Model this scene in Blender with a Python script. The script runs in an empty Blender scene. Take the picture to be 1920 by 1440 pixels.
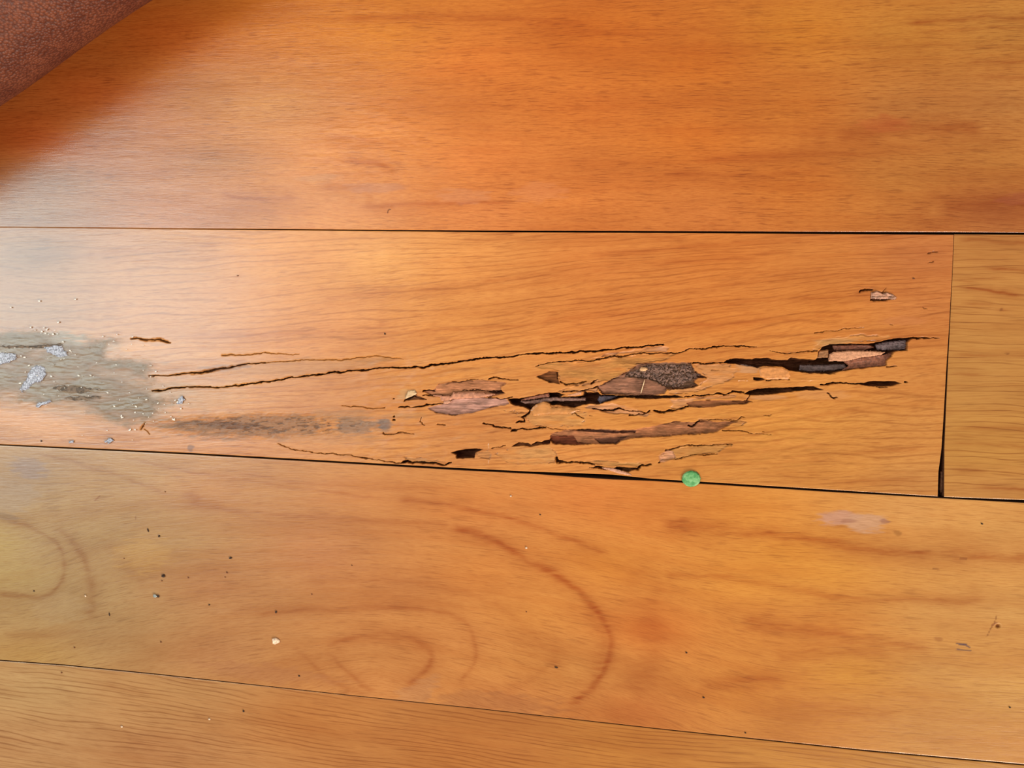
import bpy, math, random
import numpy as np
from mathutils import Vector, Matrix

# ------------------------------------------------------------------ camera
W, H, F = 1920, 1440, 1442.0            # frame and focal length in pixels
DIST = 0.45                             # metres from the lens to the floor along the view axis
X = np.array((9460., -365., 1442.)); X /= np.linalg.norm(X)      # boards run along world X
Y = np.array((1060., 33136., 1442.)); Y -= X * X.dot(Y); Y /= np.linalg.norm(Y)
Z = np.cross(X, Y)
R = np.array((X, Y, Z))                 # rows: world axes in camera space -> R @ v_cam = v_world
view = R @ np.array((0, 0, -1.))
CAM = -DIST * view
cd = bpy.data.cameras.new('camera'); cam = bpy.data.objects.new('camera', cd)
bpy.context.scene.collection.objects.link(cam)
cam.matrix_world = Matrix([list(R[0]) + [CAM[0]], list(R[1]) + [CAM[1]], list(R[2]) + [CAM[2]], [0, 0, 0, 1]])
cd.sensor_width = 36; cd.lens = F / W * 36; cd.clip_start = 0.01; cd.clip_end = 50
S = bpy.context.scene; S.camera = cam

# ------------------------------------------------------------------ world, lights, exposure
S.view_settings.view_transform = 'Standard'; S.view_settings.look = 'None'
S.view_settings.gamma = 1.0; S.view_settings.exposure = 0.12; S.view_settings.use_curve_mapping = False
wd = bpy.data.worlds.new('room_ambient'); S.world = wd; wd.use_nodes = True
wd.node_tree.nodes['Background'].inputs[0].default_value = (1.0, 0.84, 0.62, 1)
wd.node_tree.nodes['Background'].inputs[1].default_value = 0.42

def area(name, loc, target, size, power, color, size_y=None, shape='RECTANGLE'):
    l = bpy.data.lights.new(name, 'AREA'); l.shape = shape; l.size = size
    if shape in ('RECTANGLE', 'ELLIPSE'): l.size_y = size_y or size
    l.energy = power; l.color = color
    o = bpy.data.objects.new(name, l); S.collection.objects.link(o)
    o.location = loc
    o.rotation_euler = (Vector(target) - Vector(loc)).to_track_quat('-Z', 'Y').to_euler()
    return o
area('window_light', (-1.58, 0.15, 1.50), (0, 0, 0), 0.66, 17.5, (0.74, 0.96, 1.0), 1.20)       # daylight window to the left
area('sheen_fill_light', (-1.40, 0.15, 1.58), (0, 0, 0), 1.30, 13, (1.0, 0.97, 0.88), 1.60)            # unseen dim panel added to widen the window sheen's falloff
area('ceiling_lamp', (-1.02, 0.62, 2.20), (0, 0, 0), 0.30, 2.6, (1.0, 0.80, 0.48), 0.62, 'ELLIPSE')       # warm lamp, glossy spot on the boards
area('rear_window_light', (1.5, -2.2, 1.5), (0, 0, 0), 1.5, 116, (1.0, 0.95, 0.84), 1.2)       # daylight from behind the viewer

# ------------------------------------------------------------------ pixel <-> floor
def p2w(px, py, z=0.0):
    px = np.asarray(px, float); py = np.asarray(py, float)
    d = np.stack([px - W / 2, -(py - H / 2), -F * np.ones_like(px)], -1) @ R.T
    t = (z - CAM[2]) / d[..., 2]
    return CAM[0] + d[..., 0] * t, CAM[1] + d[..., 1] * t
def w2p(x, y, z=0.0):
    v = np.stack([x - CAM[0], y - CAM[1], (z - CAM[2]) * np.ones_like(x)], -1) @ R
    return W / 2 + F * v[..., 0] / -v[..., 2], H / 2 - F * v[..., 1] / -v[..., 2]
def pt(px, py, z=0.0):
    a, b = p2w(px, py, z); return float(a), float(b)

# ------------------------------------------------------------------ numpy noise
def vnoise(x, y, seed=0):
    rs = np.random.RandomState(seed); n = 256
    g = rs.rand(n, n)
    xi = np.floor(x).astype(int); yi = np.floor(y).astype(int)
    fx = x - xi; fy = y - yi
    fx = fx * fx * (3 - 2 * fx); fy = fy * fy * (3 - 2 * fy)
    a = g[xi % n, yi % n]; b = g[(xi + 1) % n, yi % n]; c = g[xi % n, (yi + 1) % n]; d = g[(xi + 1) % n, (yi + 1) % n]
    return (a * (1 - fx) + b * fx) * (1 - fy) + (c * (1 - fx) + d * fx) * fy
def fbm(x, y, seed=0, octs=4):
    s = 0; a = 1; t = 0
    for k in range(octs):
        s = s + a * vnoise(x * 2 ** k, y * 2 ** k, seed + k); t += a; a *= .5
    return s / t                       # 0..1
def sstep(a, b, x):
    t = np.clip((x - a) / (b - a), 0, 1); return t * t * (3 - 2 * t)
def lin(c):
    c = np.asarray(c, float) / 255.
    return np.where(c <= .04045, c / 12.92, ((c + .055) / 1.055) ** 2.4)

# ------------------------------------------------------------------ tags
def tag(o, label=None, cat=None, group=None, kind=None):
    if label: o['label'] = label
    if cat: o['category'] = cat
    if group: o['group'] = group
    if kind: o['kind'] = kind
    return o

# ------------------------------------------------------------------ materials
ALB = 0.80
def nodes(name):
    m = bpy.data.materials.new(name); m.use_nodes = True
    nt = m.node_tree; b = nt.nodes['Principled BSDF']
    return m, nt, b
def N(nt, t, **kw):
    n = nt.nodes.new(t)
    for k, v in kw.items(): setattr(n, k, v)
    return n
def mathn(nt, op, a, b=None, clamp=False):
    n = N(nt, 'ShaderNodeMath', operation=op, use_clamp=clamp)
    for i, v in enumerate((a, b)):
        if v is None: continue
        if isinstance(v, (int, float)): n.inputs[i].default_value = v
        else: nt.links.new(v, n.inputs[i])
    return n.outputs[0]
def ramp(nt, src, a, b, lo=0., hi=1.):
    n = N(nt, 'ShaderNodeMapRange', interpolation_type='SMOOTHSTEP')
    nt.links.new(src, n.inputs[0])
    for i, v in zip((1, 2, 3, 4), (a, b, lo, hi)): n.inputs[i].default_value = v
    return n.outputs[0]
def mixc(nt, fac, a, b, blend='MIX'):
    n = N(nt, 'ShaderNodeMix', data_type='RGBA', blend_type=blend)
    if isinstance(fac, (int, float)): n.inputs[0].default_value = fac
    else: nt.links.new(fac, n.inputs[0])
    for i, v in ((6, a), (7, b)):
        if isinstance(v, tuple): n.inputs[i].default_value = (*v, 1)
        else: nt.links.new(v, n.inputs[i])
    return n.outputs[2]
def gnoise(nt, uv, su, sv, detail=3, rough=.55, off=0.):
    mp = N(nt, 'ShaderNodeMapping'); nt.links.new(uv, mp.inputs[0])
    mp.inputs['Scale'].default_value = (su, sv, 1); mp.inputs['Location'].default_value = (off, off * 1.7, off)
    t = N(nt, 'ShaderNodeTexNoise', noise_dimensions='2D')
    t.inputs['Scale'].default_value = 1; t.inputs['Detail'].default_value = detail; t.inputs['Roughness'].default_value = rough
    nt.links.new(mp.outputs[0], t.inputs['Vector']); return t.outputs['Fac']

def wood(name, seed, pore=.5, pu=.06, pv=1.5, band=.35, bv=.16, fib=.25, rough=.17, spec=.5, bump=.12, line=.0, lf=.27, lw=.2):
    """varnished wood: UV in mm follows the grain; 'tone' is the wood's own colour, 'mark' its stains and bare patches"""
    m, nt, b = nodes(name)
    uvn = N(nt, 'ShaderNodeUVMap', uv_map='grain'); uv = uvn.outputs[0]
    tone = N(nt, 'ShaderNodeAttribute', attribute_name='tone')
    mark = N(nt, 'ShaderNodeAttribute', attribute_name='mark')
    surf = N(nt, 'ShaderNodeAttribute', attribute_name='surf')      # r: extra roughness, g: ring darkness, b: bare crumbly wood
    sp = N(nt, 'ShaderNodeSeparateColor'); nt.links.new(surf.outputs['Color'], sp.inputs[0])
    wob = gnoise(nt, uv, .03, .25, 2, .5, seed + 9)
    n1 = gnoise(nt, uv, pu, pv, 3, .6, seed)
    n2 = gnoise(nt, uv, pu * 2.6, pv * 2.3, 2, .6, seed + 3)
    n3 = gnoise(nt, uv, .008, bv, 4, .55, seed + 5)
    n4 = gnoise(nt, uv, .02, .035, 2, .5, seed + 7)
    pores = mathn(nt, 'MULTIPLY', ramp(nt, n1, .52, .72), ramp(nt, n4, .3, .6, .35, 1.))
    pores = mathn(nt, 'MULTIPLY', pores, pore)
    fibers = mathn(nt, 'MULTIPLY', ramp(nt, n2, .40, .72), fib)
    bands = mathn(nt, 'MULTIPLY', ramp(nt, n3, .42, .68), band)
    col = mixc(nt, bands, tone.outputs['Color'], mixc(nt, 1., tone.outputs['Color'], (.84, .66, .50), 'MULTIPLY'))
    col = mixc(nt, fibers, col, mixc(nt, 1., tone.outputs['Color'], (.74, .56, .42), 'MULTIPLY'))
    col = mixc(nt, pores, col, mixc(nt, 1., tone.outputs['Color'], (.50, .36, .30), 'MULTIPLY'))
    col = mixc(nt, sp.outputs[1], col, mixc(nt, 1., col, (.62, .36, .22), 'MULTIPLY'))
    if line:
        sx = N(nt, 'ShaderNodeSeparateXYZ'); nt.links.new(uv, sx.inputs[0])
        wv = gnoise(nt, uv, .004, .016, 3, .55, seed + 11); wl = gnoise(nt, uv, .016, .13, 3, .5, seed + 13)
        ph = mathn(nt, 'ADD', mathn(nt, 'MULTIPLY', sx.outputs[1], lf), mathn(nt, 'MULTIPLY', wv, 7.))
        pp = mathn(nt, 'PINGPONG', ph, .5)
        ln = mathn(nt, 'MULTIPLY', ramp(nt, pp, lw, .0), ramp(nt, wl, .34, .60))
        ln = mathn(nt, 'MULTIPLY', ln, line)
        col = mixc(nt, ln, col, mixc(nt, 1., col, (.60, .46, .36), 'MULTIPLY'))
    light = mathn(nt, 'MULTIPLY', ramp(nt, n3, .5, .25), .35)
    col = mixc(nt, light, col, mixc(nt, 1., col, (1.10, 1.12, 1.10), 'MULTIPLY'))
    n5 = gnoise(nt, uv, .014, .05, 5, .6, seed + 15)
    col = mixc(nt, ramp(nt, n5, .45, .68, 0., .36), col, mixc(nt, 1., col, (.80, .70, .62), 'MULTIPLY'))
    col = mixc(nt, ramp(nt, n5, .5, .3, 0., .36), col, mixc(nt, 1., col, (1.12, 1.16, 1.2), 'MULTIPLY'))
    # marks broken up along the grain
    mv = mixc(nt, ramp(nt, n2, .35, .65, 0., .45), mark.outputs['Color'], mixc(nt, 1., mark.outputs['Color'], (.62, .56, .5), 'MULTIPLY'))
    col = mixc(nt, mark.outputs['Alpha'], col, mv)
    nt.links.new(col, b.inputs['Base Color'])
    r = mathn(nt, 'ADD', mathn(nt, 'ADD', sp.outputs[0], rough), mathn(nt, 'MULTIPLY', n2, .10), True)
    nt.links.new(r, b.inputs['Roughness'])
    nt.links.new(mathn(nt, 'MULTIPLY', mathn(nt, 'SUBTRACT', 1., mathn(nt, 'MULTIPLY', sp.outputs[0], 1.9), True), spec), b.inputs['Specular IOR Level'])
    bp = N(nt, 'ShaderNodeBump'); bp.inputs['Strength'].default_value = bump; bp.inputs['Distance'].default_value = .0004
    hh = mathn(nt, 'SUBTRACT', mathn(nt, 'MULTIPLY', wob, 1.5), mathn(nt, 'ADD', n1, mathn(nt, 'MULTIPLY', n2, .5)))
    nt.links.new(hh, bp.inputs['Height']); nt.links.new(bp.outputs[0], b.inputs['Normal'])
    return m
def plain(name, color, rough=.6, bump=0., bscale=800, spec=.4, var=.25):
    m, nt, b = nodes(name)
    tc = N(nt, 'ShaderNodeTexCoord')
    t = N(nt, 'ShaderNodeTexNoise'); t.inputs['Scale'].default_value = bscale; t.inputs['Detail'].default_value = 3
    nt.links.new(tc.outputs['Object'], t.inputs['Vector'])
    c = tuple(float(v) * ALB for v in lin(color))
    col = mixc(nt, ramp(nt, t.outputs['Fac'], .35, .65), tuple(v * (1 - var) for v in c), tuple(min(1, v * (1 + var)) for v in c))
    nt.links.new(col, b.inputs['Base Color']); b.inputs['Roughness'].default_value = rough
    b.inputs['Specular IOR Level'].default_value = spec
    if bump:
        bp = N(nt, 'ShaderNodeBump'); bp.inputs['Strength'].default_value = bump; bp.inputs['Distance'].default_value = .0005
        nt.links.new(t.outputs['Fac'], bp.inputs['Height']); nt.links.new(bp.outputs[0], b.inputs['Normal'])
    return m

# ------------------------------------------------------------------ mesh from arrays
def link(o, parent=None):
    S.collection.objects.link(o)
    if parent is not None: o.parent = parent
    return o
def raw_mesh(name, co, quads, mats, mat_idx=None, smooth=None, uv=None, attrs=None):
    me = bpy.data.meshes.new(name)
    co = np.ascontiguousarray(co, np.float32); quads = np.ascontiguousarray(quads, np.int32)
    nf = len(quads)
    me.vertices.add(len(co)); me.vertices.foreach_set('co', co.ravel())
    me.loops.add(nf * 4); me.loops.foreach_set('vertex_index', quads.ravel())
    me.polygons.add(nf); me.polygons.foreach_set('loop_start', np.arange(0, nf * 4, 4, dtype=np.int32))
    if mat_idx is not None: me.polygons.foreach_set('material_index', np.ascontiguousarray(mat_idx, np.int32))
    me.update(calc_edges=True)
    if smooth is not None: me.polygons.foreach_set('use_smooth', smooth)
    if uv is not None:
        l = me.uv_layers.new(name='grain'); l.data.foreach_set('uv', uv[quads.ravel()].astype(np.float32).ravel())
    for k, v in (attrs or {}).items():
        a = me.attributes.new(k, 'FLOAT_COLOR', 'POINT'); a.data.foreach_set('color', v.astype(np.float32).ravel())
    for m in mats: me.materials.append(m)
    me.validate()
    return me

def tone_field(px, py, samples, p=2.6, aniso=2.2):
    """the wood's own colour, blended between sampled spots, stretched along the grain"""
    num = 0; den = 0
    for (sx, sy, c) in samples:
        d2 = ((px - sx) / aniso) ** 2 + (py - sy) ** 2 + 900.
        w = d2 ** (-p / 2 * .9)
        num = num + w[..., None] * lin(c); den = den + w
    return num / den[..., None]

# strokes: polyline with soft width -> mask ; all in photo pixels on the floor plane
def seg_dist(px, py, pts, widths=None):
    """returns distance and interpolated width"""
    best = np.full(px.shape, 1e9); wv = np.ones(px.shape); 
    for i in range(len(pts) - 1):
        ax, ay = pts[i][:2]; bx, by = pts[i + 1][:2]
        dx, dy = bx - ax, by - ay; L = dx * dx + dy * dy + 1e-9
        t = np.clip(((px - ax) * dx + (py - ay) * dy) / L, 0, 1)
        d = np.hypot(px - ax - t * dx, py - ay - t * dy)
        wa = widths[i]; wb = widths[i + 1]
        w = wa + (wb - wa) * t
        m = d - w < best - wv if i else np.ones(px.shape, bool)
        best = np.where(m, d, best); wv = np.where(m, w, wv)
    return best, wv
def poly_sd(px, py, pts):
    """signed distance, negative inside"""
    d2 = np.full(px.shape, 1e18); inside = np.zeros(px.shape, bool)
    n = len(pts)
    for i in range(n):
        ax, ay = pts[i]; bx, by = pts[(i + 1) % n]
        dx, dy = bx - ax, by - ay; L = dx * dx + dy * dy + 1e-9
        t = np.clip(((px - ax) * dx + (py - ay) * dy) / L, 0, 1)
        d2 = np.minimum(d2, (px - ax - t * dx) ** 2 + (py - ay - t * dy) ** 2)
        c = ((ay > py) != (by > py))
        xc = (bx - ax) * (py - ay) / ((by - ay) if by != ay else 1e-9) + ax
        inside ^= c & (px < xc)
    d = np.sqrt(d2)
    return np.where(inside, -d, d)

# joints between boards, photo pixels (edges of the dark gap)
def interp(tab, x):
    """polyline y(x) extended straight past both ends, evaluated on world coordinates"""
    xs = np.array([t[0] for t in tab]); ys = np.array([t[1] for t in tab])
    y = np.interp(x, xs, ys)
    s0 = s1 = (ys[-1] - ys[0]) / (xs[-1] - xs[0])
    y = np.where(x < xs[0], ys[0] + (x - xs[0]) * s0, y)
    return np.where(x > xs[-1], ys[-1] + (x - xs[-1]) * s1, y)
def wtab(pts): return [pt(a, b) for a, b in pts]
J1_up = wtab([(0, 425.6), (150, 426.6), (210, 427.2), (350, 428.6), (600, 430), (900, 432), (1200, 432.8), (1500, 434), (1780, 435), (1920, 436)])
J1_dn = wtab([(0, 425.65), (150, 426.65), (210, 427.6), (350, 429.6), (600, 431.8), (900, 435), (1200, 436.4), (1500, 438.2), (1786, 440)])
J1_dnR = wtab([(1788, 439.2), (1920, 440)])
J2_up = wtab([(0, 833), (350, 849), (700, 868.5), (850, 877), (1000, 884.5), (1080, 887), (1150, 890), (1220, 897.5), (1340, 904.8), (1560, 918.5), (1762, 931.2)])
J2_upR = wtab([(1762, 931.2), (1800, 933), (1920, 937.5)])
J2_dn = wtab([(0, 835), (350, 851.8), (700, 872), (850, 881), (1000, 888.5), (1080, 894.5), (1150, 899), (1220, 901.5), (1340, 908.6), (1560, 922.5), (1762, 934), (1920, 943)])
J3_up = wtab([(0, 1237), (300, 1252.8), (640, 1303), (900, 1328), (1240, 1366), (1620, 1406.6), (1920, 1433)])
J3_up = wtab([(0, 1237.2), (120, 1246), (300, 1264), (640, 1301.5), (900, 1328.5), (1240, 1366.5), (1620, 1406.2), (1920, 1433.2)])
J3_dn = wtab([(0, 1239), (120, 1247.8), (300, 1265.6), (640, 1302.7), (900, 1329.7), (1240, 1367.9), (1620, 1408.4), (1920, 1435.4)])
J0_dn = [(a[0], a[1] + .152) for a in J1_up]
J4_up = [(a[0], a[1] - .139) for a in J3_dn]
THICK = .020

side_wood = plain('raw_board_edge', (96, 56, 34), .9, .3, 900, .2)

def board(name, label, top, bot, x0, x1, nx, rows, mat, grain, tone, extra=None, dens=None):
    """x0, x1: functions of t (0 at the lower edge .. 1 at the upper) giving the end lines; rows: t values"""
    t = np.asarray(rows); ny = len(t)
    s = np.linspace(0, 1, nx) if dens is None else dens
    nx = len(s)
    TT, SS = np.meshgrid(t, s, indexing='ij')
    xa = x0(TT); xb = x1(TT); x = xa + (xb - xa) * SS
    yb = interp(bot, x); yt = interp(top, x)
    y = yb + (yt - yb) * TT
    px, py = w2p(x, y)
    # eased edges
    de = np.minimum(np.minimum(y - yb, yt - y), np.minimum(x - xa, xb - x))
    z = -.00018 * (1 - np.clip(de / .00022, 0, 1)) ** 2
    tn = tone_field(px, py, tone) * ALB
    mark = np.zeros(px.shape + (4,)); surf = np.zeros(px.shape + (4,)); surf[..., 3] = 1
    if extra: z = extra(px, py, z, mark, surf, tn)
    gu, gv = grain(px, py, x, y)
    co = np.stack([x, y, z], -1).reshape(-1, 3)
    idx = np.arange(nx * ny).reshape(ny, nx)
    q = np.stack([idx[:-1, :-1], idx[:-1, 1:], idx[1:, 1:], idx[1:, :-1]], -1).reshape(-1, 4)
    # skirt and underside
    ring = np.concatenate([idx[0, :], idx[1:, -1], idx[-1, -2::-1], idx[-2:0:-1, 0]])
    base = len(co); nr = len(ring)
    topr = co[ring]; low = topr.copy(); low[:, 2] = -THICK
    co2 = np.concatenate([co, topr, low])
    a = np.arange(nr); b_ = (a + 1) % nr
    sk = np.stack([base + b_, base + a, base + nr + a, base + nr + b_], -1)
    cor = [0, nx - 1, nx - 1 + ny - 1, 2 * (nx - 1) + ny - 1]
    under = np.array([[base + nr + cor[0], base + nr + cor[3], base + nr + cor[2], base + nr + cor[1]]])
    quads = np.concatenate([q, sk, under])
    mi = np.zeros(len(quads), int); mi[len(q):] = 1
    sm = np.zeros(len(quads), bool); sm[:len(q)] = True
    pad = 2 * nr
    def ext(v, k): return np.concatenate([v.reshape(-1, k), np.zeros((pad, k))])
    uv = ext(np.stack([gu, gv], -1), 2)
    at = {'tone': ext(np.concatenate([tn, np.ones(tn.shape[:2] + (1,))], -1), 4), 'mark': ext(mark, 4), 'surf': ext(surf, 4)}
    me = raw_mesh(name, co2, quads, [mat, side_wood], mi, sm, uv, at)
    o = link(bpy.data.objects.new(name, me))
    tag(o, label, 'floorboard')
    return o
XL, XR = pt(-60, 700)[0] - .40, pt(1980, 700)[0] + .40
def hdens(n):
    a, b = pt(-30, 700)[0] - .02 - XL, pt(1950, 700)[0] + .02 - XL
    v = np.concatenate([np.linspace(0, a, 24, endpoint=False), np.linspace(a, b, n), np.linspace(b, XR - XL, 24)[1:]]); return v / v[-1]

def soft_marks(px, py, mark, lst):
    """soft-edged stain blobs: (x, y, rx, ry, angle, rgb, alpha)"""
    for (cx, cy, rx, ry, ang, c, al) in lst:
        dx = px - cx; dy = py - cy; ca, sa = math.cos(ang), math.sin(ang)
        u = (dx * ca + dy * sa) / rx; v = (-dx * sa + dy * ca) / ry
        d = np.sqrt(u * u + v * v) + (fbm(px / 24., py / 4.5, 31) - .5) * 1.2
        m = al * (1 - sstep(.55, 1.05, d))
        blend(mark, m, lin(c) * ALB)
def blend(mark, m, c):
    a0 = mark[..., 3]; a1 = m + a0 * (1 - m)
    safe = np.maximum(a1, 1e-6)
    for k in range(3): mark[..., k] = (m * c[k] + a0 * (1 - m) * mark[..., k]) / safe
    mark[..., 3] = a1
def blendv(mark, m, c):
    a0 = mark[..., 3]; a1 = m + a0 * (1 - m); safe = np.maximum(a1, 1e-6)
    for k in range(3): mark[..., k] = (m * c[..., k] + a0 * (1 - m) * mark[..., k]) / safe
    mark[..., 3] = a1
def smooth_line(pts, n=6):
    P = [pts[0]] + list(pts) + [pts[-1]]; out = []
    for i in range(1, len(P) - 2):
        a, b, c, d = (np.array(P[i + k], float) for k in (-1, 0, 1, 2))
        for t in np.linspace(0, 1, n, endpoint=False):
            out.append(tuple(.5 * (2 * b + (c - a) * t + (2 * a - 5 * b + 4 * c - d) * t * t + (3 * b - a - 3 * c + d) * t ** 3)))
    out.append(tuple(P[-1])); return out
def strokes(px, py, lst, out):
    """soft rings and streaks of darker wood: (points, width, strength)"""
    for pts, w, st in lst:
        if len(pts) > 2: pts = smooth_line(pts)
        xs = [p[0] for p in pts]; ys = [p[1] for p in pts]
        m = (px > min(xs) - 4 * w - 10) & (px < max(xs) + 6 * w + 12) & (py > min(ys) - 6 * w - 12) & (py < max(ys) + 6 * w + 12)
        if not m.any(): continue
        sx, sy = px[m], py[m]
        sx = sx + (fbm(sx / 60, sy / 60, 77) - .5) * 10; sy = sy + (fbm(sx / 45, sy / 30, 78) - .5) * 10
        d, _ = seg_dist(sx, sy, pts, [0] * len(pts))
        # fade at both ends
        ends = np.minimum(np.hypot(sx - pts[0][0], sy - pts[0][1]), np.hypot(sx - pts[-1][0], sy - pts[-1][1]))
        ww = w * (.5 + 1.3 * fbm(sx / 70, sy / 40, 79))
        val = 1.0 * st * (.75 * np.exp(-(d / ww) ** 2) + .42 * np.exp(-(d / (3.4 * ww + 3)) ** 2)) * np.clip(ends / 28, 0, 1) * (.30 + 1.3 * fbm(sx / 40, sy / 5, 5))
        o = out[m]; out[m] = np.maximum(o, val)

# ------------------------------------------------------------------ the boards
mat_top = wood('varnished_wood_fine_grain', 11., pore=.72, pu=.075, pv=1.5, band=.34, bv=.13, fib=.62, line=.22, lf=.33)
mat_mid = wood('varnished_wood_wavy_grain', 23., pore=.50, pu=.06, pv=1.05, band=.28, bv=.22, fib=.50, line=.55, lf=.27, lw=.21)
mat_low = wood('varnished_wood_figured', 37., pore=.46, pu=.055, pv=1.3, band=.32, bv=.10, fib=.46)
mat_bot = wood('varnished_wood_straight_grain', 51., pore=.40, pu=.04, pv=1.1, band=.25, bv=.16, fib=.34, line=.75, lf=.40, lw=.22)
mat_end = wood('varnished_wood_pale_grain', 67., pore=.45, pu=.035, pv=1.0, band=.25, bv=.2, fib=.34, line=.8, lf=.27, lw=.13)

def lin_rows(n): 
    e = [0, .0008, .0022]; return np.array(e + list(np.linspace(.006, .994, n)) + [1 - v for v in e[::-1]])
cx = lambda v: (lambda t: v + 0 * t)

# upper board
def grain_top(px, py, x, y):
    v = y * 1000 + 6 * fbm(px / 500., py / 160., 3) + 1.2 * fbm(px / 60., py / 40., 4)
    return x * 1000, v
def extra_top(px, py, z, mark, surf, tn):
    g = surf[..., 1]
    strokes(px, py, [
        ([(400, 366), (480, 371), (572, 373)], 4, .55), ([(660, 388), (790, 382), (960, 379)], 2.5, .5),
        ([(815, 379), (900, 380), (965, 379)], 2, .6), ([(770, 311), (830, 316)], 3, .4), ([(590, 345), (720, 350)], 8, .4),
        ([(600, 262), (640, 258), (720, 270)], 3, .45), ([(630, 298), (700, 306), (750, 322)], 4, .5),
        ([(1560, 260), (1700, 235), (1850, 243)], 16, .50), ([(1640, 238), (1700, 232)], 6, .4),
        ([(1750, 395), (1850, 385), (1990, 372)], 24, .55), ([(1690, 43), (1800, 35), (1990, 32)], 2.5, .6),
        ([(1700, 60), (1850, 52), (1990, 50)], 2, .45), ([(1500, 90), (1760, 85), (1990, 92)], 3, .3),
        ([(1820, 142), (1990, 148)], 2, .5), ([(1300, 302), (1500, 292), (1700, 290)], 5, .3), ([(640, 34), (900, 30), (1120, 48)], 5, .35),
        ([(980, 40), (1200, 60), (1400, 40)], 14, .25), ([(1800, 118), (1990, 115)], 2, .5), ([(1240, 325), (1400, 330), (1560, 320)], 4, .3)], g)
    soft_marks(px, py, mark, [
        (700, 352, 60, 12, 0, (196, 128, 96), .55), (870, 366, 60, 16, 0, (214, 140, 100), .40), (600, 335, 40, 10, 0, (190, 130, 92), .45),
        (800, 318, 40, 14, 0, (218, 134, 70), .35), (1010, 360, 60, 20, 0, (222, 140, 96), .3),
        (1660, 232, 55, 18, -.1, (190, 92, 46), .35), (1910, 372, 50, 12, -.1, (160, 82, 56), .4)])
    # pressed in scratch marks under the glossy spot
    spot = 1 - sstep(.4, 1.1, np.hypot((px - 690) / 150., (py - 275) / 120.))
    return z + (fbm(px / 70., py / 26., 8) - .5) * .00010 + (fbm((px + py * 2.2) / 20., py / 6., 9, 3) - .5) * .00016 * spot
tone_top = [(60, 60, (176, 90, 40)), (300, 60, (192, 94, 34)), (60, 250, (186, 86, 34)), (160, 170, (188, 90, 36)), (200, 250, (170, 106, 52)), (100, 340, (136, 90, 48)), (60, 400, (132, 88, 48)),  # cushion's sheen-free orange band, darker left and lighter lamp spot painted in
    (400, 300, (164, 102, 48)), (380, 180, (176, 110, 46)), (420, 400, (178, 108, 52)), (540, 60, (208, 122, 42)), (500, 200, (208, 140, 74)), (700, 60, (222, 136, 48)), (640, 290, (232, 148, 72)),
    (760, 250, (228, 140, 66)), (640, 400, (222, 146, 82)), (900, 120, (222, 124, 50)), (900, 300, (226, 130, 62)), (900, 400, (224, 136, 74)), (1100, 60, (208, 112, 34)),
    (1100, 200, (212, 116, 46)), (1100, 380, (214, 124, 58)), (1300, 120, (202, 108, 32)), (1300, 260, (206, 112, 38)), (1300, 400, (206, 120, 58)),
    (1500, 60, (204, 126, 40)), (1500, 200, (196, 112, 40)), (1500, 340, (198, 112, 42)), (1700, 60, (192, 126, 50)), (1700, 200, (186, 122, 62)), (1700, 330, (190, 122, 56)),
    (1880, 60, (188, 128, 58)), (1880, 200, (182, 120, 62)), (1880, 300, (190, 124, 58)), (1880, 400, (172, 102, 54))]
board('floorboard', 'upper floorboard of fine even grain, under the brown leather cushion', J0_dn, J1_up, cx(XL), cx(XR), 0, lin_rows(240), mat_top, grain_top, tone_top, extra_top, hdens(900))

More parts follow.
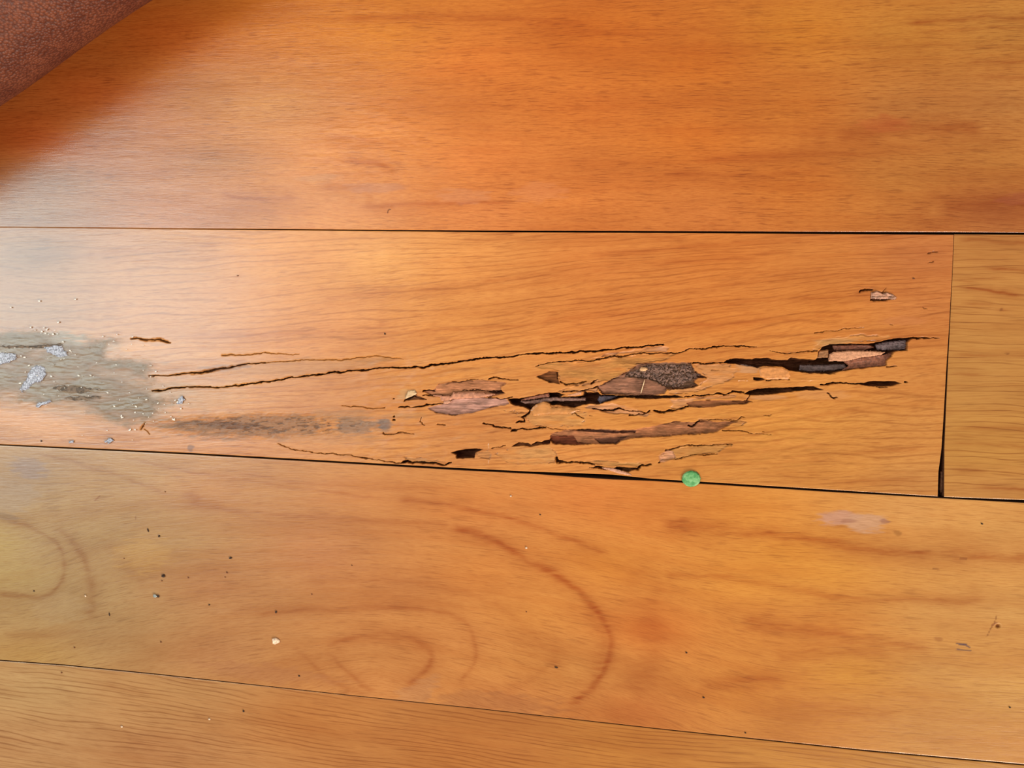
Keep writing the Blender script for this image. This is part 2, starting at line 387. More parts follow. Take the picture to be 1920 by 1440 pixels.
# lower wide board with the oval ring figure
RINGS = [(62, .40), (112, .42), (168, .22), (262, .62), (345, .30)]
def grain_low(px, py, x, y):
    cxp, cyp = 705., 1252.
    dx = px - cxp; dy = py - cyp
    el = np.sqrt((dx / 1.75) ** 2 + dy ** 2); dk = np.hypot(px + 10, py - 1052)
    v = (py - (px - 700) * .06) * .85 - .30 * el * (1 - sstep(300, 520, el)) - .30 * 430 * sstep(300, 520, el) - 40 * np.exp(-(dk / 170.) ** 2)
    v = v + 12 * fbm(px / 260., py / 60., 13)
    return x * 1000, v * .31
def extra_low(px, py, z, mark, surf, tn):
    g = surf[..., 1]
    L = []
    L.append(([(604, 1218), (640, 1204), (700, 1192), (770, 1196), (808, 1220), (806, 1250), (780, 1275), (750, 1300)], 4.5, .50))
    L.append(([(604, 1218), (640, 1248), (690, 1290), (712, 1306)], 4, .40))
    L.append(([(470, 1150), (600, 1144), (720, 1139), (800, 1143), (870, 1165), (893, 1215), (885, 1250), (850, 1290)], 3.5, .38))
    L.append(([(430, 1165), (470, 1142), (600, 1142)], 6, .2))
    L.append(([(545, 1205), (580, 1240), (620, 1275), (700, 1305)], 5, .30))
    L.append(([(560, 1085), (700, 1085), (830, 1098), (930, 1135), (990, 1180), (1030, 1230), (1010, 1265), (940, 1300)], 6, .22))
    L.append(([(1020, 1215), (1038, 1240), (1030, 1262)], 12, .42))
    L.append(([(830, 988), (900, 1002), (980, 1045), (1060, 1090), (1110, 1135), (1140, 1185), (1140, 1240), (1110, 1290), (1060, 1330)], 6, .70))
    L.append(([(1100, 1130), (1132, 1180), (1130, 1240), (1105, 1290)], 15, .42))
    L.append(([(1125, 1185), (1130, 1240)], 12, .3))
    L.append(([(730, 935), (860, 950), (960, 972), (1060, 1010), (1150, 1040)], 4, .55))
    L.append(([(1230, 980), (1330, 990), (1500, 1005), (1620, 1030), (1760, 1038), (1990, 1050)], 8, .60))
    L.append(([(1540, 1010), (1640, 1030), (1700, 1035)], 13, .3))
    L.append(([(1230, 1075), (1400, 1088), (1560, 1118), (1660, 1124), (1780, 1128), (1860, 1118)], 6, .45))
    L.append(([(1380, 1165), (1500, 1180), (1620, 1200), (1760, 1218)], 9, .5))
    L.append(([(1440, 1230), (1560, 1222), (1680, 1222)], 14, .4))
    L.append(([(1300, 1290), (1380, 1275), (1480, 1278)], 11, .45))
    L.append(([(1440, 1310), (1560, 1330), (1700, 1345)], 16, .3))
    L.append(([(1210, 1100), (1225, 1180), (1215, 1240), (1170, 1310)], 24, .32))
    L.append(([(330, 925), (372, 935), (385, 950), (640, 975), (860, 985)], 5, .35))
    L.append(([(430, 962), (640, 972)], 9, .28))
    # rings about the pale knot at the left
    L.append(([(0, 975), (50, 985), (98, 1012), (120, 1050), (116, 1090), (85, 1118), (40, 1118), (-20, 1115)], 3.5, .5))
    L.append(([(90, 990), (120, 1000), (150, 1035), (168, 1085), (172, 1130), (166, 1172)], 6, .42))
    L.append(([(166, 1060), (172, 1110), (166, 1172)], 9, .42))
    L.append(([(0, 1190), (100, 1190), (170, 1180)], 4, .3))
    L.append(([(190, 985), (230, 1050), (290, 1110)], 12, .2))
    L.append(([(60, 848), (150, 870), (260, 905), (330, 930)], 2.5, .35))
    L.append(([(220, 853), (330, 880), (460, 900), (640, 925), (760, 935)], 2.2, .35))
    L.append(([(430, 885), (640, 912), (860, 915)], 2.2, .28))
    strokes(px, py, L, g)
    soft_marks(px, py, mark, [
        (1570, 971, 46, 15, 0, (196, 144, 122), .85), (1625, 980, 44, 20, 0, (200, 152, 122), .8), (1660, 978, 14, 5, .1, (150, 100, 88), .7), (1590, 977, 20, 4, 0, (160, 104, 84), .6),
        (1683, 1000, 9, 5, .3, (150, 92, 40), .6), (1760, 1199, 9, 4, .3, (150, 84, 40), .5),
        (55, 880, 40, 24, .2, (140, 116, 110), .65), (20, 930, 60, 36, 0, (160, 136, 116), .5), (0, 968, 40, 10, .2, (120, 92, 72), .5),
        (780, 1300, 60, 26, -.5, (180, 128, 92), .35), (930, 1318, 150, 26, .1, (156, 96, 60), .4), (500, 1262, 150, 20, .12, (164, 104, 72), .3), (1480, 1020, 0.1, 0.1, 0, (0, 0, 0), 0.),
        (110, 1140, 60, 30, 0, (170, 138, 100), .4),
        (270, 1040, 60, 40, 0, (196, 148, 78), .3)])
    # pen scribble and nail prick
    for pts, w in (([(1793, 1206), (1804, 1208), (1817, 1212)], 1.1), ([(1798, 1209), (1812, 1208)], 1.0), ([(1794, 1217), (1808, 1219), (1821, 1220)], 1.), ([(1806, 1207), (1818, 1214)], .9)):
        d, w_ = seg_dist(px, py, pts, [w] * len(pts)); blend(mark, .85 * (1 - sstep(.6, 1.6, d / w_)), lin((78, 56, 70)))
    for pts, w in (([(1869, 1154), (1864, 1170), (1858, 1178)], .8), ([(1858, 1178), (1850, 1194)], .7), ([(1860, 1172), (1868, 1168)], 1.4), ([(1801, 1047), (1812, 1048)], 1.2),
                   ([(187, 930), (178, 938)], .9), ([(254, 968), (255, 974)], .8), ([(1750, 1066), (1760, 1068)], .9)):
        d, w_ = seg_dist(px, py, pts, [w] * len(pts)); blend(mark, .75 * (1 - sstep(.6, 1.7, d / w_)), lin((128, 70, 34)))
    d = np.hypot((px - 1871) / 1.25, py - 1174)
    z = z - .0008 * (1 - sstep(2.0, 4.0, d)); blend(mark, .8 * (1 - sstep(2.6, 4.4, d)), lin((96, 40, 22))); surf[..., 0] += .5 * (1 - sstep(4, 7, d))
    return z + (fbm(px / 110., py / 60., 8) - .5) * .00008
tone_low = [(60, 900, (150, 124, 96)), (40, 1085, (178, 154, 96)), (6, 1015, (182, 156, 86)), (90, 1030, (158, 128, 98)), (110, 1100, (158, 130, 96)), (40, 1150, (164, 130, 86)), (60, 1000, (156, 126, 94)), (150, 1150, (158, 132, 94)), (200, 900, (172, 134, 88)), (200, 1000, (162, 132, 88)), (300, 1000, (168, 128, 82)), (200, 1200, (166, 128, 86)), (60, 1225, (176, 136, 76)),  # greyed left end paints the window sheen, yellow at the knot a highlight
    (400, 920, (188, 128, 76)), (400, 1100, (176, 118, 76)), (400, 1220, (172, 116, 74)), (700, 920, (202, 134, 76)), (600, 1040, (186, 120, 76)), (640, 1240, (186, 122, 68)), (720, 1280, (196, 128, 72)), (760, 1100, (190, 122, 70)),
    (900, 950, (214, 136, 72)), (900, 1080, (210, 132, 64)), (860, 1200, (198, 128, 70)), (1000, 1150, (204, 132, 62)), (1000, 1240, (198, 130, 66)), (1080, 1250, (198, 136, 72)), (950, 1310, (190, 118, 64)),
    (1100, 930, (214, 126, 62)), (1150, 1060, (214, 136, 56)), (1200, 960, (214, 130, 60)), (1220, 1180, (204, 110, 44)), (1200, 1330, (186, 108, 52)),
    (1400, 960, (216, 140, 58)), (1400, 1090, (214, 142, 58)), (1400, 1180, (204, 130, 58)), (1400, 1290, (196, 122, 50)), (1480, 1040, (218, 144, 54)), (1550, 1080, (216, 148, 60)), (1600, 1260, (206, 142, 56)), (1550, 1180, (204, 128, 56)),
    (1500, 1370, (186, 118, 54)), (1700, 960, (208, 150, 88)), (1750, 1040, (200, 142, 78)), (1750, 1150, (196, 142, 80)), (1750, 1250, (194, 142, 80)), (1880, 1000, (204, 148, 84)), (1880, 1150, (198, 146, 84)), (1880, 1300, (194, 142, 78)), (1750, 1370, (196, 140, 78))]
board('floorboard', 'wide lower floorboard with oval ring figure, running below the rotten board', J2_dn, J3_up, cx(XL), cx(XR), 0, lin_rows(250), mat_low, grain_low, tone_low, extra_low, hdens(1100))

# lowest board
def grain_bot(px, py, x, y):
    v = py - 1240 - px * .135 + .00001 * (px - 960) ** 2 + 10 * fbm(px / 300., py / 60., 21)
    return x * 1000, -v * .31
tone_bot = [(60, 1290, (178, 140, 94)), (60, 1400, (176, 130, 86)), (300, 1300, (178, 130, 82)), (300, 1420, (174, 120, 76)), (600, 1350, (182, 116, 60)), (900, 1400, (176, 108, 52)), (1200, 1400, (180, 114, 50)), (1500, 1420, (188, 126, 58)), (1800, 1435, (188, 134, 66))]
def extra_bot(px, py, z, mark, surf, tn): return z + (fbm(px / 110., py / 30., 18) - .5) * .00008
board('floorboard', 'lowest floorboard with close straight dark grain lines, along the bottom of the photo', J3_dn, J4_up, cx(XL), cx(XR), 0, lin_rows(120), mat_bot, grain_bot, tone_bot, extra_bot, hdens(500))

# short board at the right, past the end joint
def grain_end(px, py, x, y):
    v = py - px * .06 + 14 * np.sin((px - 1700) / 190.) + 10 * fbm(px / 200., py / 50., 25)
    return x * 1000, -v * .31
tone_end = [(1850, 460, (186, 124, 64)), (1850, 560, (188, 128, 66)), (1850, 700, (184, 128, 66)), (1850, 850, (188, 132, 64)), (1850, 920, (186, 128, 68))]
def extra_end(px, py, z, mark, surf, tn):
    g = surf[..., 1]
    strokes(px, py, [([(1786, 538), (1850, 547), (1930, 556)], 1.8, .8), ([(1836, 499), (1895, 505), (1990, 514)], 1.6, .7), ([(1790, 446), (1900, 455), (1990, 460)], 3, .5),
        ([(1780, 526), (1840, 529)], 1.4, .6), ([(1800, 520), (1890, 522)], 1.4, .5), ([(1800, 569), (1870, 571)], 1.5, .5), ([(1860, 580), (1900, 580)], 1.8, .6),
        ([(1775, 665), (1860, 669), (1990, 668)], 1.6, .5), ([(1775, 702), (1860, 705)], 1.5, .5), ([(1790, 800), (1900, 803), (1990, 801)], 1.5, .5), ([(1772, 830), (1990, 838)], 1.5, .5),
        ([(1775, 880), (1860, 884)], 1.6, .6), ([(1820, 917), (1880, 916), (1990, 919)], 2, .7), ([(1772, 916), (1800, 921)], 2, .4)], g)
    for pts, w in (([(1876, 579), (1879, 582)], 1.6), ([(1887, 662), (1890, 664)], 1.4)):
        d, w_ = seg_dist(px, py, pts, [w] * 2); blend(mark, .7 * (1 - sstep(.6, 1.7, d / w_)), lin((120, 62, 28)))
    return z + (fbm(px / 110., py / 30., 28) - .5) * .00008
# end joint: left edge of the right board / right edge of the rotten board, as x(t)
endR = [(1789.5, 439), (1785.5, 530), (1781, 620), (1777, 700), (1773.5, 780), (1771, 840), (1770.5, 932)]
endL = [(1788.5, 440), (1784.5, 530), (1779.2, 620), (1774, 700), (1769.5, 780), (1765.5, 840), (1759.8, 884), (1758.5, 930)]
def endline(tab):
    w = sorted([pt(a, b) for a, b in tab], key=lambda p: p[1]); ys = np.array([p[1] for p in w]); xs = np.array([p[0] for p in w])
    yb, yt = ys[0], ys[-1]
    return lambda t: np.interp(yb + (yt - yb) * t, ys, xs)
board('floorboard', 'short pale floorboard at the right edge, past the end joint', J1_dnR, J2_upR, endline(endR), cx(XR), 420, lin_rows(260), mat_end, grain_end, tone_end, extra_end)

# ------------------------------------------------------------------ the rotten board
BROWN = (96, 52, 34); DARK = (58, 28, 22); RAW = (196, 134, 84); PINK = (206, 150, 118); TAN = (176, 126, 72); GREY = (146, 122, 112); PURPLE = (100, 72, 76)
# pits: (points, depth mm, edge px, floor colour, alpha, floor noise mm, jitter px)
PITS = [
    # broad shallow peeled patches
    ([(1004, 688), (1027, 679), (1076, 677), (1140, 672), (1195, 663), (1275, 662), (1240, 678), (1195, 683), (1170, 700), (1150, 712), (1120, 716), (1090, 723), (1062, 722), (1048, 712), (1047, 697)], .35, 2.0, (178, 122, 66), .75, .12, 1.5),
    ([(1108, 674), (1135, 663), (1180, 655), (1245, 647), (1258, 651), (1250, 660), (1193, 662), (1145, 667)], .5, 1.6, PINK, .85, .06, 1.2),
    ([(1301, 684), (1350, 681), (1386, 690), (1372, 712), (1330, 728), (1280, 740), (1248, 738), (1262, 728), (1308, 724), (1326, 708)], .35, 2.5, (208, 146, 98), .6, .08, 1.5),
    ([(1092, 722), (1121, 713), (1128, 720), (1118, 734), (1062, 736), (1046, 733), (1070, 726)], .4, 1.6, (200, 142, 104), .7, .08, 1.2),
    ([(1247, 749), (1290, 745), (1345, 741), (1384, 740), (1380, 746), (1330, 750), (1300, 752), (1289, 760), (1268, 766), (1255, 764), (1262, 756)], .3, 2., (206, 148, 112), .7, .06, 1.4),
    ([(1092, 762), (1110, 757), (1150, 756), (1172, 762), (1205, 772), (1225, 776), (1210, 780), (1175, 778), (1130, 772), (1100, 768)], .45, 1.6, (204, 146, 112), .8, .10, 1.3),
    ([(925, 850), (960, 838), (1000, 834), (1030, 834), (1046, 850), (1040, 868), (1000, 872), (955, 868)], .25, 3.5, (190, 138, 84), .6, .06, 2),
    ([(945, 770), (990, 772), (1012, 756), (1030, 762), (1060, 768), (1110, 772), (1090, 800), (1030, 800), (1000, 801), (985, 785)], .15, 4, (200, 146, 88), .5, .05, 2),
    ([(1236, 865), (1245, 850), (1250, 844), (1264, 840), (1289, 835), (1339, 833), (1374, 833), (1345, 850), (1297, 855), (1267, 861)], .4, 2, (184, 130, 72), .65, .08, 1.2),
    ([(1236, 868), (1233, 858), (1250, 844), (1262, 846), (1266, 858), (1250, 866)], .55, 1.8, (202, 144, 118), .75, .08, 1.),
    ([(1080, 864), (1110, 862), (1170, 866), (1225, 868), (1200, 874), (1140, 874), (1100, 870)], .35, 2, (172, 124, 70), .7, .08, 1.2),
    ([(754, 856), (790, 858), (840, 864), (845, 868), (800, 867), (764, 862)], .35, 2, (182, 132, 90), .7, .06, 1),
    ([(891, 849), (915, 842), (925, 852), (918, 860), (896, 858)], .45, 2, (176, 122, 76), .7, .1, 1),
    ([(1516, 657), (1544, 636), (1605, 627), (1666, 630), (1668, 641), (1584, 642), (1542, 650), (1533, 659)], .25, 3, (190, 134, 76), .55, .05, 1.5),
    ([(1386, 800), (1350, 792), (1306, 790), (1310, 784), (1385, 786), (1400, 792)], .25, 2, (182, 120, 66), .6, .06, 1),
    ([(1192, 680), (1228, 680), (1222, 692), (1190, 694)], .5, 1.5, (150, 104, 64), .6, .1, 1),
    # pinkish peeled galleries at the left
    ([(793, 733), (815, 729), (822, 720), (848, 716), (872, 713), (905, 711), (950, 717), (938, 728), (946, 738), (920, 745), (880, 743), (846, 745), (808, 742)], .9, 2.2, (170, 112, 82), .9, .25, 1.5),
    ([(801, 764), (834, 756), (846, 752), (846, 744), (875, 742), (915, 746), (951, 748), (956, 758), (925, 764), (883, 775), (850, 780), (815, 774)], .8, 2.4, (172, 128, 118), .9, .22, 1.5),
    ([(846, 750), (847, 744), (870, 741), (877, 744), (862, 746)], 1.6, 1.2, (110, 60, 48), .9, .1, .6),
    ([(758, 751), (764, 740), (776, 735), (783, 741), (800, 749), (780, 749)], 1.0, 1.5, (112, 70, 50), .85, .2, 1.2),
    # brown groove
    ([(1031, 820), (1033, 813), (1057, 806), (1109, 804), (1134, 804), (1152, 806), (1193, 805), (1240, 795), (1268, 789), (1304, 792), (1318, 788), (1345, 790), (1384, 790), (1355, 803), (1345, 811), (1287, 816), (1240, 819), (1180, 823), (1154, 832), (1109, 834), (1076, 834), (1037, 831)], 1.5, 2.5, (158, 102, 72), .95, .35, 1.6),
    ([(1032, 817), (1076, 817), (1082, 829), (1110, 831), (1076, 835), (1037, 832), (1030, 826)], 2.3, 2., (112, 56, 38), .95, .2, 1.2),
    ([(1060, 805), (1109, 804), (1152, 808), (1193, 807), (1192, 812), (1150, 813), (1100, 810)], 2.6, 2., (92, 56, 46), .95, .3, 1.2),
    ([(1110, 822), (1140, 820), (1180, 818), (1154, 833), (1125, 833)], 2.2, 2, (104, 66, 52), .9, .3, 1.4),
    ([(958, 837), (972, 829), (989, 830), (996, 834), (1005, 828), (1020, 829), (1032, 824), (1031, 832), (1015, 834), (994, 838), (984, 836)], 2.4, 1.4, (112, 66, 40), .95, .3, 1.),
    ([(1012, 832), (1020, 826), (1033, 824), (1030, 833), (1018, 834)], 2.6, 1.2, (96, 46, 30), .95, .2, .8),
    # frass pit and gallery left of it
    ([(1118, 726), (1149, 709), (1173, 698), (1195, 683), (1218, 680), (1250, 679), (1297, 680), (1303, 696), (1326, 707), (1308, 711), (1300, 716), (1310, 723), (1290, 728), (1273, 730), (1250, 730), (1246, 738), (1226, 742), (1190, 742), (1130, 739)], 1.6, 2.2, (142, 98, 80), .95, .25, 1.8),
    ([(1168, 708), (1176, 698), (1198, 690), (1215, 681), (1250, 680), (1297, 681), (1302, 697), (1322, 707), (1300, 712), (1308, 722), (1273, 729), (1248, 727), (1225, 715), (1200, 710)], 2.6, 3, (104, 76, 60), .95, .9, 2.),
    ([(1047, 697), (1030, 696), (1004, 707), (1018, 712), (1033, 718), (1049, 720), (1046, 707)], 1.8, 1.5, (112, 66, 40), .95, .5, 1.2),
    # open dark galleries
    ([(951, 747), (973, 747), (1000, 742), (1018, 738), (1029, 736), (1049, 736), (1060, 740), (1050, 744), (1080, 743), (1093, 741), (1095, 731), (1101, 736), (1121, 735), (1128, 740), (1164, 741), (1240, 741), (1266, 741), (1284, 745), (1240, 747), (1203, 748), (1173, 745), (1154, 749), (1123, 758), (1107, 757), (1092, 760), (1076, 765), (1049, 760), (1033, 760), (1024, 753), (1007, 758), (994, 769), (985, 765), (959, 758)], 7.5, 1.6, DARK, .95, .8, 1.3),
    ([(1356, 680), (1363, 674), (1384, 672), (1411, 673), (1417, 671), (1441, 671), (1448, 674), (1477, 675), (1483, 670), (1501, 673), (1530, 674), (1533, 669), (1535, 659), (1542, 651), (1556, 645), (1584, 644), (1629, 644), (1651, 640), (1681, 633), (1709, 634), (1702, 642), (1702, 657), (1684, 658), (1675, 661), (1672, 668), (1663, 676), (1662, 686), (1641, 688), (1611, 691), (1574, 697), (1555, 701), (1522, 700), (1495, 697), (1480, 695), (1468, 688), (1433, 686), (1421, 690), (1411, 688), (1384, 683)], 6.5, 1.6, DARK, .95, .8, 1.2),
    ([(1394, 738), (1407, 732), (1421, 729), (1442, 727), (1480, 726), (1501, 725), (1526, 724), (1545, 731), (1510, 732), (1486, 734), (1440, 740), (1409, 741)], 5.5, 1.4, (70, 36, 24), .95, .6, 1.2),
    ([(1612, 721), (1622, 717), (1639, 714), (1678, 715), (1690, 718), (1676, 723), (1651, 725), (1629, 724)], 5, 1.3, (74, 34, 22), .95, .5, .8),
    ([(1412, 707), (1427, 708), (1437, 711), (1420, 714), (1413, 712)], 4, 1.2, DARK, .95, .3, .6),
    ([(845, 849), (856, 845), (871, 842), (884, 841), (906, 842), (891, 849), (889, 859), (856, 860), (854, 852)], 6, 1.3, DARK, .95, .4, .9),
    ([(912, 735), (940, 733), (947, 737), (930, 739)], 4.5, 1.1, DARK, .9, .2, .5),
    ([(1150, 879), (1156, 875), (1185, 877), (1196, 878), (1178, 885)], 4, 1.2, (72, 44, 26), .9, .2, .8),
    ([(958, 809), (958, 805), (965, 804), (971, 806), (968, 809)], 4, 1, DARK, .9, .1, .4),
    ([(1287, 754), (1300, 752), (1332, 750), (1411, 751), (1398, 758), (1355, 760), (1320, 765), (1292, 763)], 1.3, 1.8, (140, 86, 58), .9, .3, 1.2),
    ([(1632, 562), (1634, 549), (1645, 546), (1665, 549), (1680, 560), (1660, 563)], .8, 1.6, (140, 86, 60), .8, .3, 1),
]
# cracks: (points, half widths px, depth mm, darkness)
CR = [
    ([(286, 733), (307, 731), (351, 725), (417, 725), (456, 721), (490, 717), (560, 706), (640, 697), (691, 693), (727, 689), (774, 688), (794, 690), (809, 683), (831, 682), (877, 676), (918, 671), (951, 669), (980, 664), (998, 663), (1076, 661), (1109, 658), (1154, 655), (1183, 651), (1244, 646)], [.9, 1, .9, 1, 1, 1.1, 1, 1.3, 1.1, 1.1, 1.5, 1.6, 1.6, 1.4, 1.5, 1.3, 1.1, 1.1, 1.4, 1.6, 1.5, 1.2, 1.4, .8], 4.0, .95),
    ([(279, 706), (338, 703), (391, 695), (427, 689), (469, 682), (497, 680)], [.5, .9, 1.6, 1.5, .8, .4], 2.5, .7),
    ([(497, 680), (560, 676), (640, 675), (679, 670), (708, 668), (729, 669), (757, 674)], [.5, .6, .8, .9, .9, .8, .4], .6, .45),
    ([(245, 635), (299, 637), (320, 643)], [.9, 1.6, .6], 2, .7),
    ([(417, 666), (443, 665), (497, 662), (560, 664)], [.8, .8, .6, .3], .8, .5),
    ([(0, 650), (60, 649), (117, 647)], [1.2, 1.4, .8], 1, .5),
    ([(1004, 688), (1027, 679), (1061, 678), (1076, 677), (1109, 676), (1127, 672), (1144, 668), (1164, 669), (1193, 662), (1240, 661), (1275, 661), (1289, 655), (1304, 654)], [.4, .7, .9, 1.2, 1.1, 1.4, 1.3, 1.2, 1., 1.2, 1.2, .7, .5], 2.2, .8),
    ([(1306, 655), (1316, 655), (1341, 650), (1374, 649), (1395, 650), (1419, 651)], [1., 1.3, 1.2, .7, .8, .4], 2.5, .85),
    ([(1050, 716), (1062, 722), (1080, 720), (1100, 715)], [1, 1.3, 1, .7], 2, .7),
    ([(1109, 719), (1114, 716), (1122, 713)], [1.2, 1.4, .6], 2.5, .9),
    ([(1055, 735), (1084, 733), (1095, 731), (1108, 728), (1121, 725)], [.8, .9, 1.2, 1., 1.], 2.5, .8),
    ([(994, 768), (992, 775), (978, 782), (983, 784), (983, 790), (969, 792)], [1.6, 1.1, 1.3, .9, 1.2, 1.8], 3, .9),
    ([(1111, 765), (1130, 768), (1150, 769), (1158, 767), (1169, 768)], [.7, 1.5, 1.6, 2.2, 1.3], 4, .95),
    ([(1169, 769), (1183, 770), (1200, 772), (1212, 775), (1218, 772)], [.6, .8, .7, 1, 1.5], 2, .8),
    ([(1180, 778), (1209, 776), (1217, 772), (1219, 770)], [.6, .9, 1.3, .8], 2, .8),
    ([(1227, 770), (1242, 774), (1258, 770), (1273, 767), (1291, 761)], [1.6, 1.6, 1.8, 1.4, 1.3], 3.5, .9),
    ([(1284, 745), (1300, 743), (1335, 740), (1345, 738), (1361, 739), (1374, 735), (1394, 737)], [.5, 1.1, .8, 1.2, .9, 1.4, 1.3], 3.5, .9),
    ([(1409, 738), (1405, 744), (1400, 751)], [1.3, .9, .9], 2.5, .9),
    ([(1398, 755), (1411, 753)], [1.2, .4], 1.5, .6),
    ([(1539, 722), (1562, 718), (1587, 717), (1605, 721), (1620, 721)], [1., 1.4, 1., 1.2, 1.4], 4, .95),
    ([(1644, 726), (1664, 727)], [.7, .6], 2, .8),
    ([(1697, 716), (1700, 716)], [1.8, 1.4], 3, .9),
    ([(1553, 738), (1557, 742), (1562, 746), (1570, 745)], [1.8, 1.4, 1.5, 1.1], 3, .9),
    ([(1437, 712), (1450, 712), (1466, 711), (1474, 711), (1481, 713)], [1., .6, 1.4, 1.5, .8], 3, .9),
    ([(1300, 680), (1320, 682), (1331, 681), (1345, 680), (1357, 680)], [1.3, 1.2, 1.6, .8, .7], 2.5, .85),
    ([(1304, 697), (1312, 707), (1325, 708)], [1.2, 1.6, 1.], 2.5, .8),
    ([(1262, 728), (1280, 728), (1300, 725), (1309, 722)], [1., 1.4, 1.3, .8], 2.5, .8),
    ([(1334, 694), (1348, 694)], [1., .6], .6, .4),
    ([(1702, 637), (1709, 635), (1724, 634), (1740, 633), (1761, 633)], [2.6, 1.8, 1.2, .9, .4], 4, .95),
    ([(1440, 659), (1477, 662), (1516, 658), (1532, 658)], [.3, .6, .8, 1.1], 1.5, .7),
    ([(1527, 624), (1562, 619), (1590, 616), (1621, 615)], [.9, .9, .6, .4], .6, .6),
    ([(1663, 687), (1684, 687)], [.9, .3], 1.5, .8),
    ([(793, 733), (815, 731)], [1.3, .6], 3, .9),
    ([(793, 740), (815, 741), (846, 744)], [.6, 1.6, 1.0], 2.2, .8),
    ([(867, 732), (900, 732), (940, 734)], [.4, .9, 1.4], 3.5, .95),
    ([(916, 710), (928, 708), (963, 712), (972, 713)], [1.1, 1.3, .8, .4], 2, .8),
    ([(848, 716), (869, 714), (897, 710)], [.9, .7, .5], 1.5, .7),
    ([(915, 746), (930, 746), (938, 748), (961, 744)], [.9, .6, .8, .6], 2, .8),
    ([(758, 751), (770, 746), (776, 742), (799, 749)], [1.2, 1.6, 1., .8], 2, .8),
    ([(737, 747), (739, 748)], [1, .8], 1.5, .8),
    ([(748, 764), (764, 763), (770, 764), (786, 762), (799, 760), (832, 756)], [1.5, 1.3, .3, 1.6, 1.1, .6], 3, .9),
    ([(640, 760), (669, 763), (698, 766), (722, 765)], [.6, .6, .8, .4], .8, .5),
    ([(738, 781), (739, 781)], [1.2, 1.4], 2, .8), ([(737, 787), (740, 787)], [1.4, 1.2], 2, .8),
    ([(718, 811), (722, 814), (741, 814), (753, 811), (776, 813)], [1., 1., .9, 1., .4], 1.2, .6),
    ([(790, 783), (788, 790), (796, 797)], [.5, .7, .6], 1, .6),
    ([(821, 795), (835, 797)], [1, .7], 1, .5),
    ([(906, 794), (924, 797), (926, 801), (940, 801), (957, 803)], [.7, 1.2, 1.2, 1., 1.1], 3, .9),
    ([(958, 808), (974, 805), (998, 803), (1010, 801), (1023, 801)], [1.2, 1., 1.1, 1.5, 1.3], 3, .9),
    ([(1023, 800), (1033, 804), (1061, 806)], [.5, .5, .7], .8, .5),
    ([(1073, 777), (1076, 775), (1084, 779), (1095, 783)], [.9, 1, .8, .7], 1.5, .8),
    ([(1105, 780), (1110, 781)], [.7, .5], .7, .6),
    ([(1291, 797), (1299, 798), (1312, 789)], [1.2, 2., 1.2], 3.5, .95),
    ([(1312, 788), (1345, 786), (1382, 787), (1390, 781), (1397, 782)], [.6, .6, .7, .9, .5], 1.2, .7),
    ([(1355, 807), (1374, 807), (1411, 811)], [1.1, 1.1, .4], 1.2, .7),
    ([(1432, 780), (1444, 780), (1447, 777)], [.4, .6, .7], .6, .5),
    ([(1430, 808), (1433, 809)], [.8, .6], .6, .5), ([(1416, 812), (1446, 814)], [.3, .5], .5, .4),
    ([(521, 833), (560, 846), (640, 853), (669, 856), (698, 861), (737, 867), (753, 867)], [.5, .5, .5, .6, .7, .8, .9], 1.5, .75),
    ([(753, 867), (764, 864), (774, 867), (790, 867), (805, 868), (822, 871), (834, 872), (846, 868)], [1.2, 2.6, 1.4, 2., 2., 1.5, 1.2, 1.4], 4.5, .95),
    ([(1043, 859), (1046, 866), (1055, 868), (1065, 867), (1076, 866), (1105, 868), (1115, 871)], [2.2, 2.8, 2.4, 1.6, 1.3, 1.3, .6], 3.5, .9),
    ([(1105, 877), (1123, 876), (1134, 878), (1150, 880), (1165, 882)], [.8, 2., 1.2, 1.2, 2.], 4, .9),
    ([(1185, 878), (1196, 879), (1202, 874), (1212, 873), (1221, 870)], [1.6, 2.4, 1.8, 2., 1.2], 4, .95),
    ([(1236, 866), (1237, 866)], [1.6, 1.5], 3, .95),
    ([(1248, 844), (1258, 842), (1268, 838), (1289, 835), (1320, 835), (1374, 833)], [1., 1.4, .8, .7, .7, .3], 1.5, .75),
    ([(1267, 861), (1280, 857), (1297, 854), (1320, 854), (1345, 851)], [.8, .7, .7, 1., .4], 1.2, .7),
    ([(1264, 850), (1266, 860)], [.4, .7], .8, .5),
    ([(922, 840), (930, 838), (947, 835)], [.9, .4, .9], 1, .6),
    ([(264, 803), (271, 793)], [1.3, .9], .6, .85), ([(271, 804), (280, 814)], [.7, .6], .5, .7),
    ([(1740, 476), (1748, 474), (1758, 473)], [1.2, .8, .7], .5, .8), ([(1741, 494), (1751, 491)], [.8, 1.2], .5, .8),
    ([(1729, 575), (1733, 579), (1739, 580)], [.7, 1.1, .7], .4, .75), ([(1668, 608), (1674, 609)], [.6, .6], .3, .5),
    ([(1611, 550), (1614, 546), (1622, 544), (1636, 544)], [1., 1.6, 1.6, 1.4], 2., .9),
    ([(1633, 562), (1650, 563), (1664, 562)], [1., 1.4, 1.0], 2., .95), ([(1655, 547), (1662, 541)], [1., .7], .6, .6),  # first stroke paints the torn chip's shadow as a dark groove
    ([(1553, 700), (1556, 701), (1566, 700)], [1.2, 1, .6], 2, .9),
]
def in_box(px, py, pts, pad):
    xs = [p[0] for p in pts]; ys = [p[1] for p in pts]
    return (px > min(xs) - pad) & (px < max(xs) + pad) & (py > min(ys) - pad) & (py < max(ys) + pad)
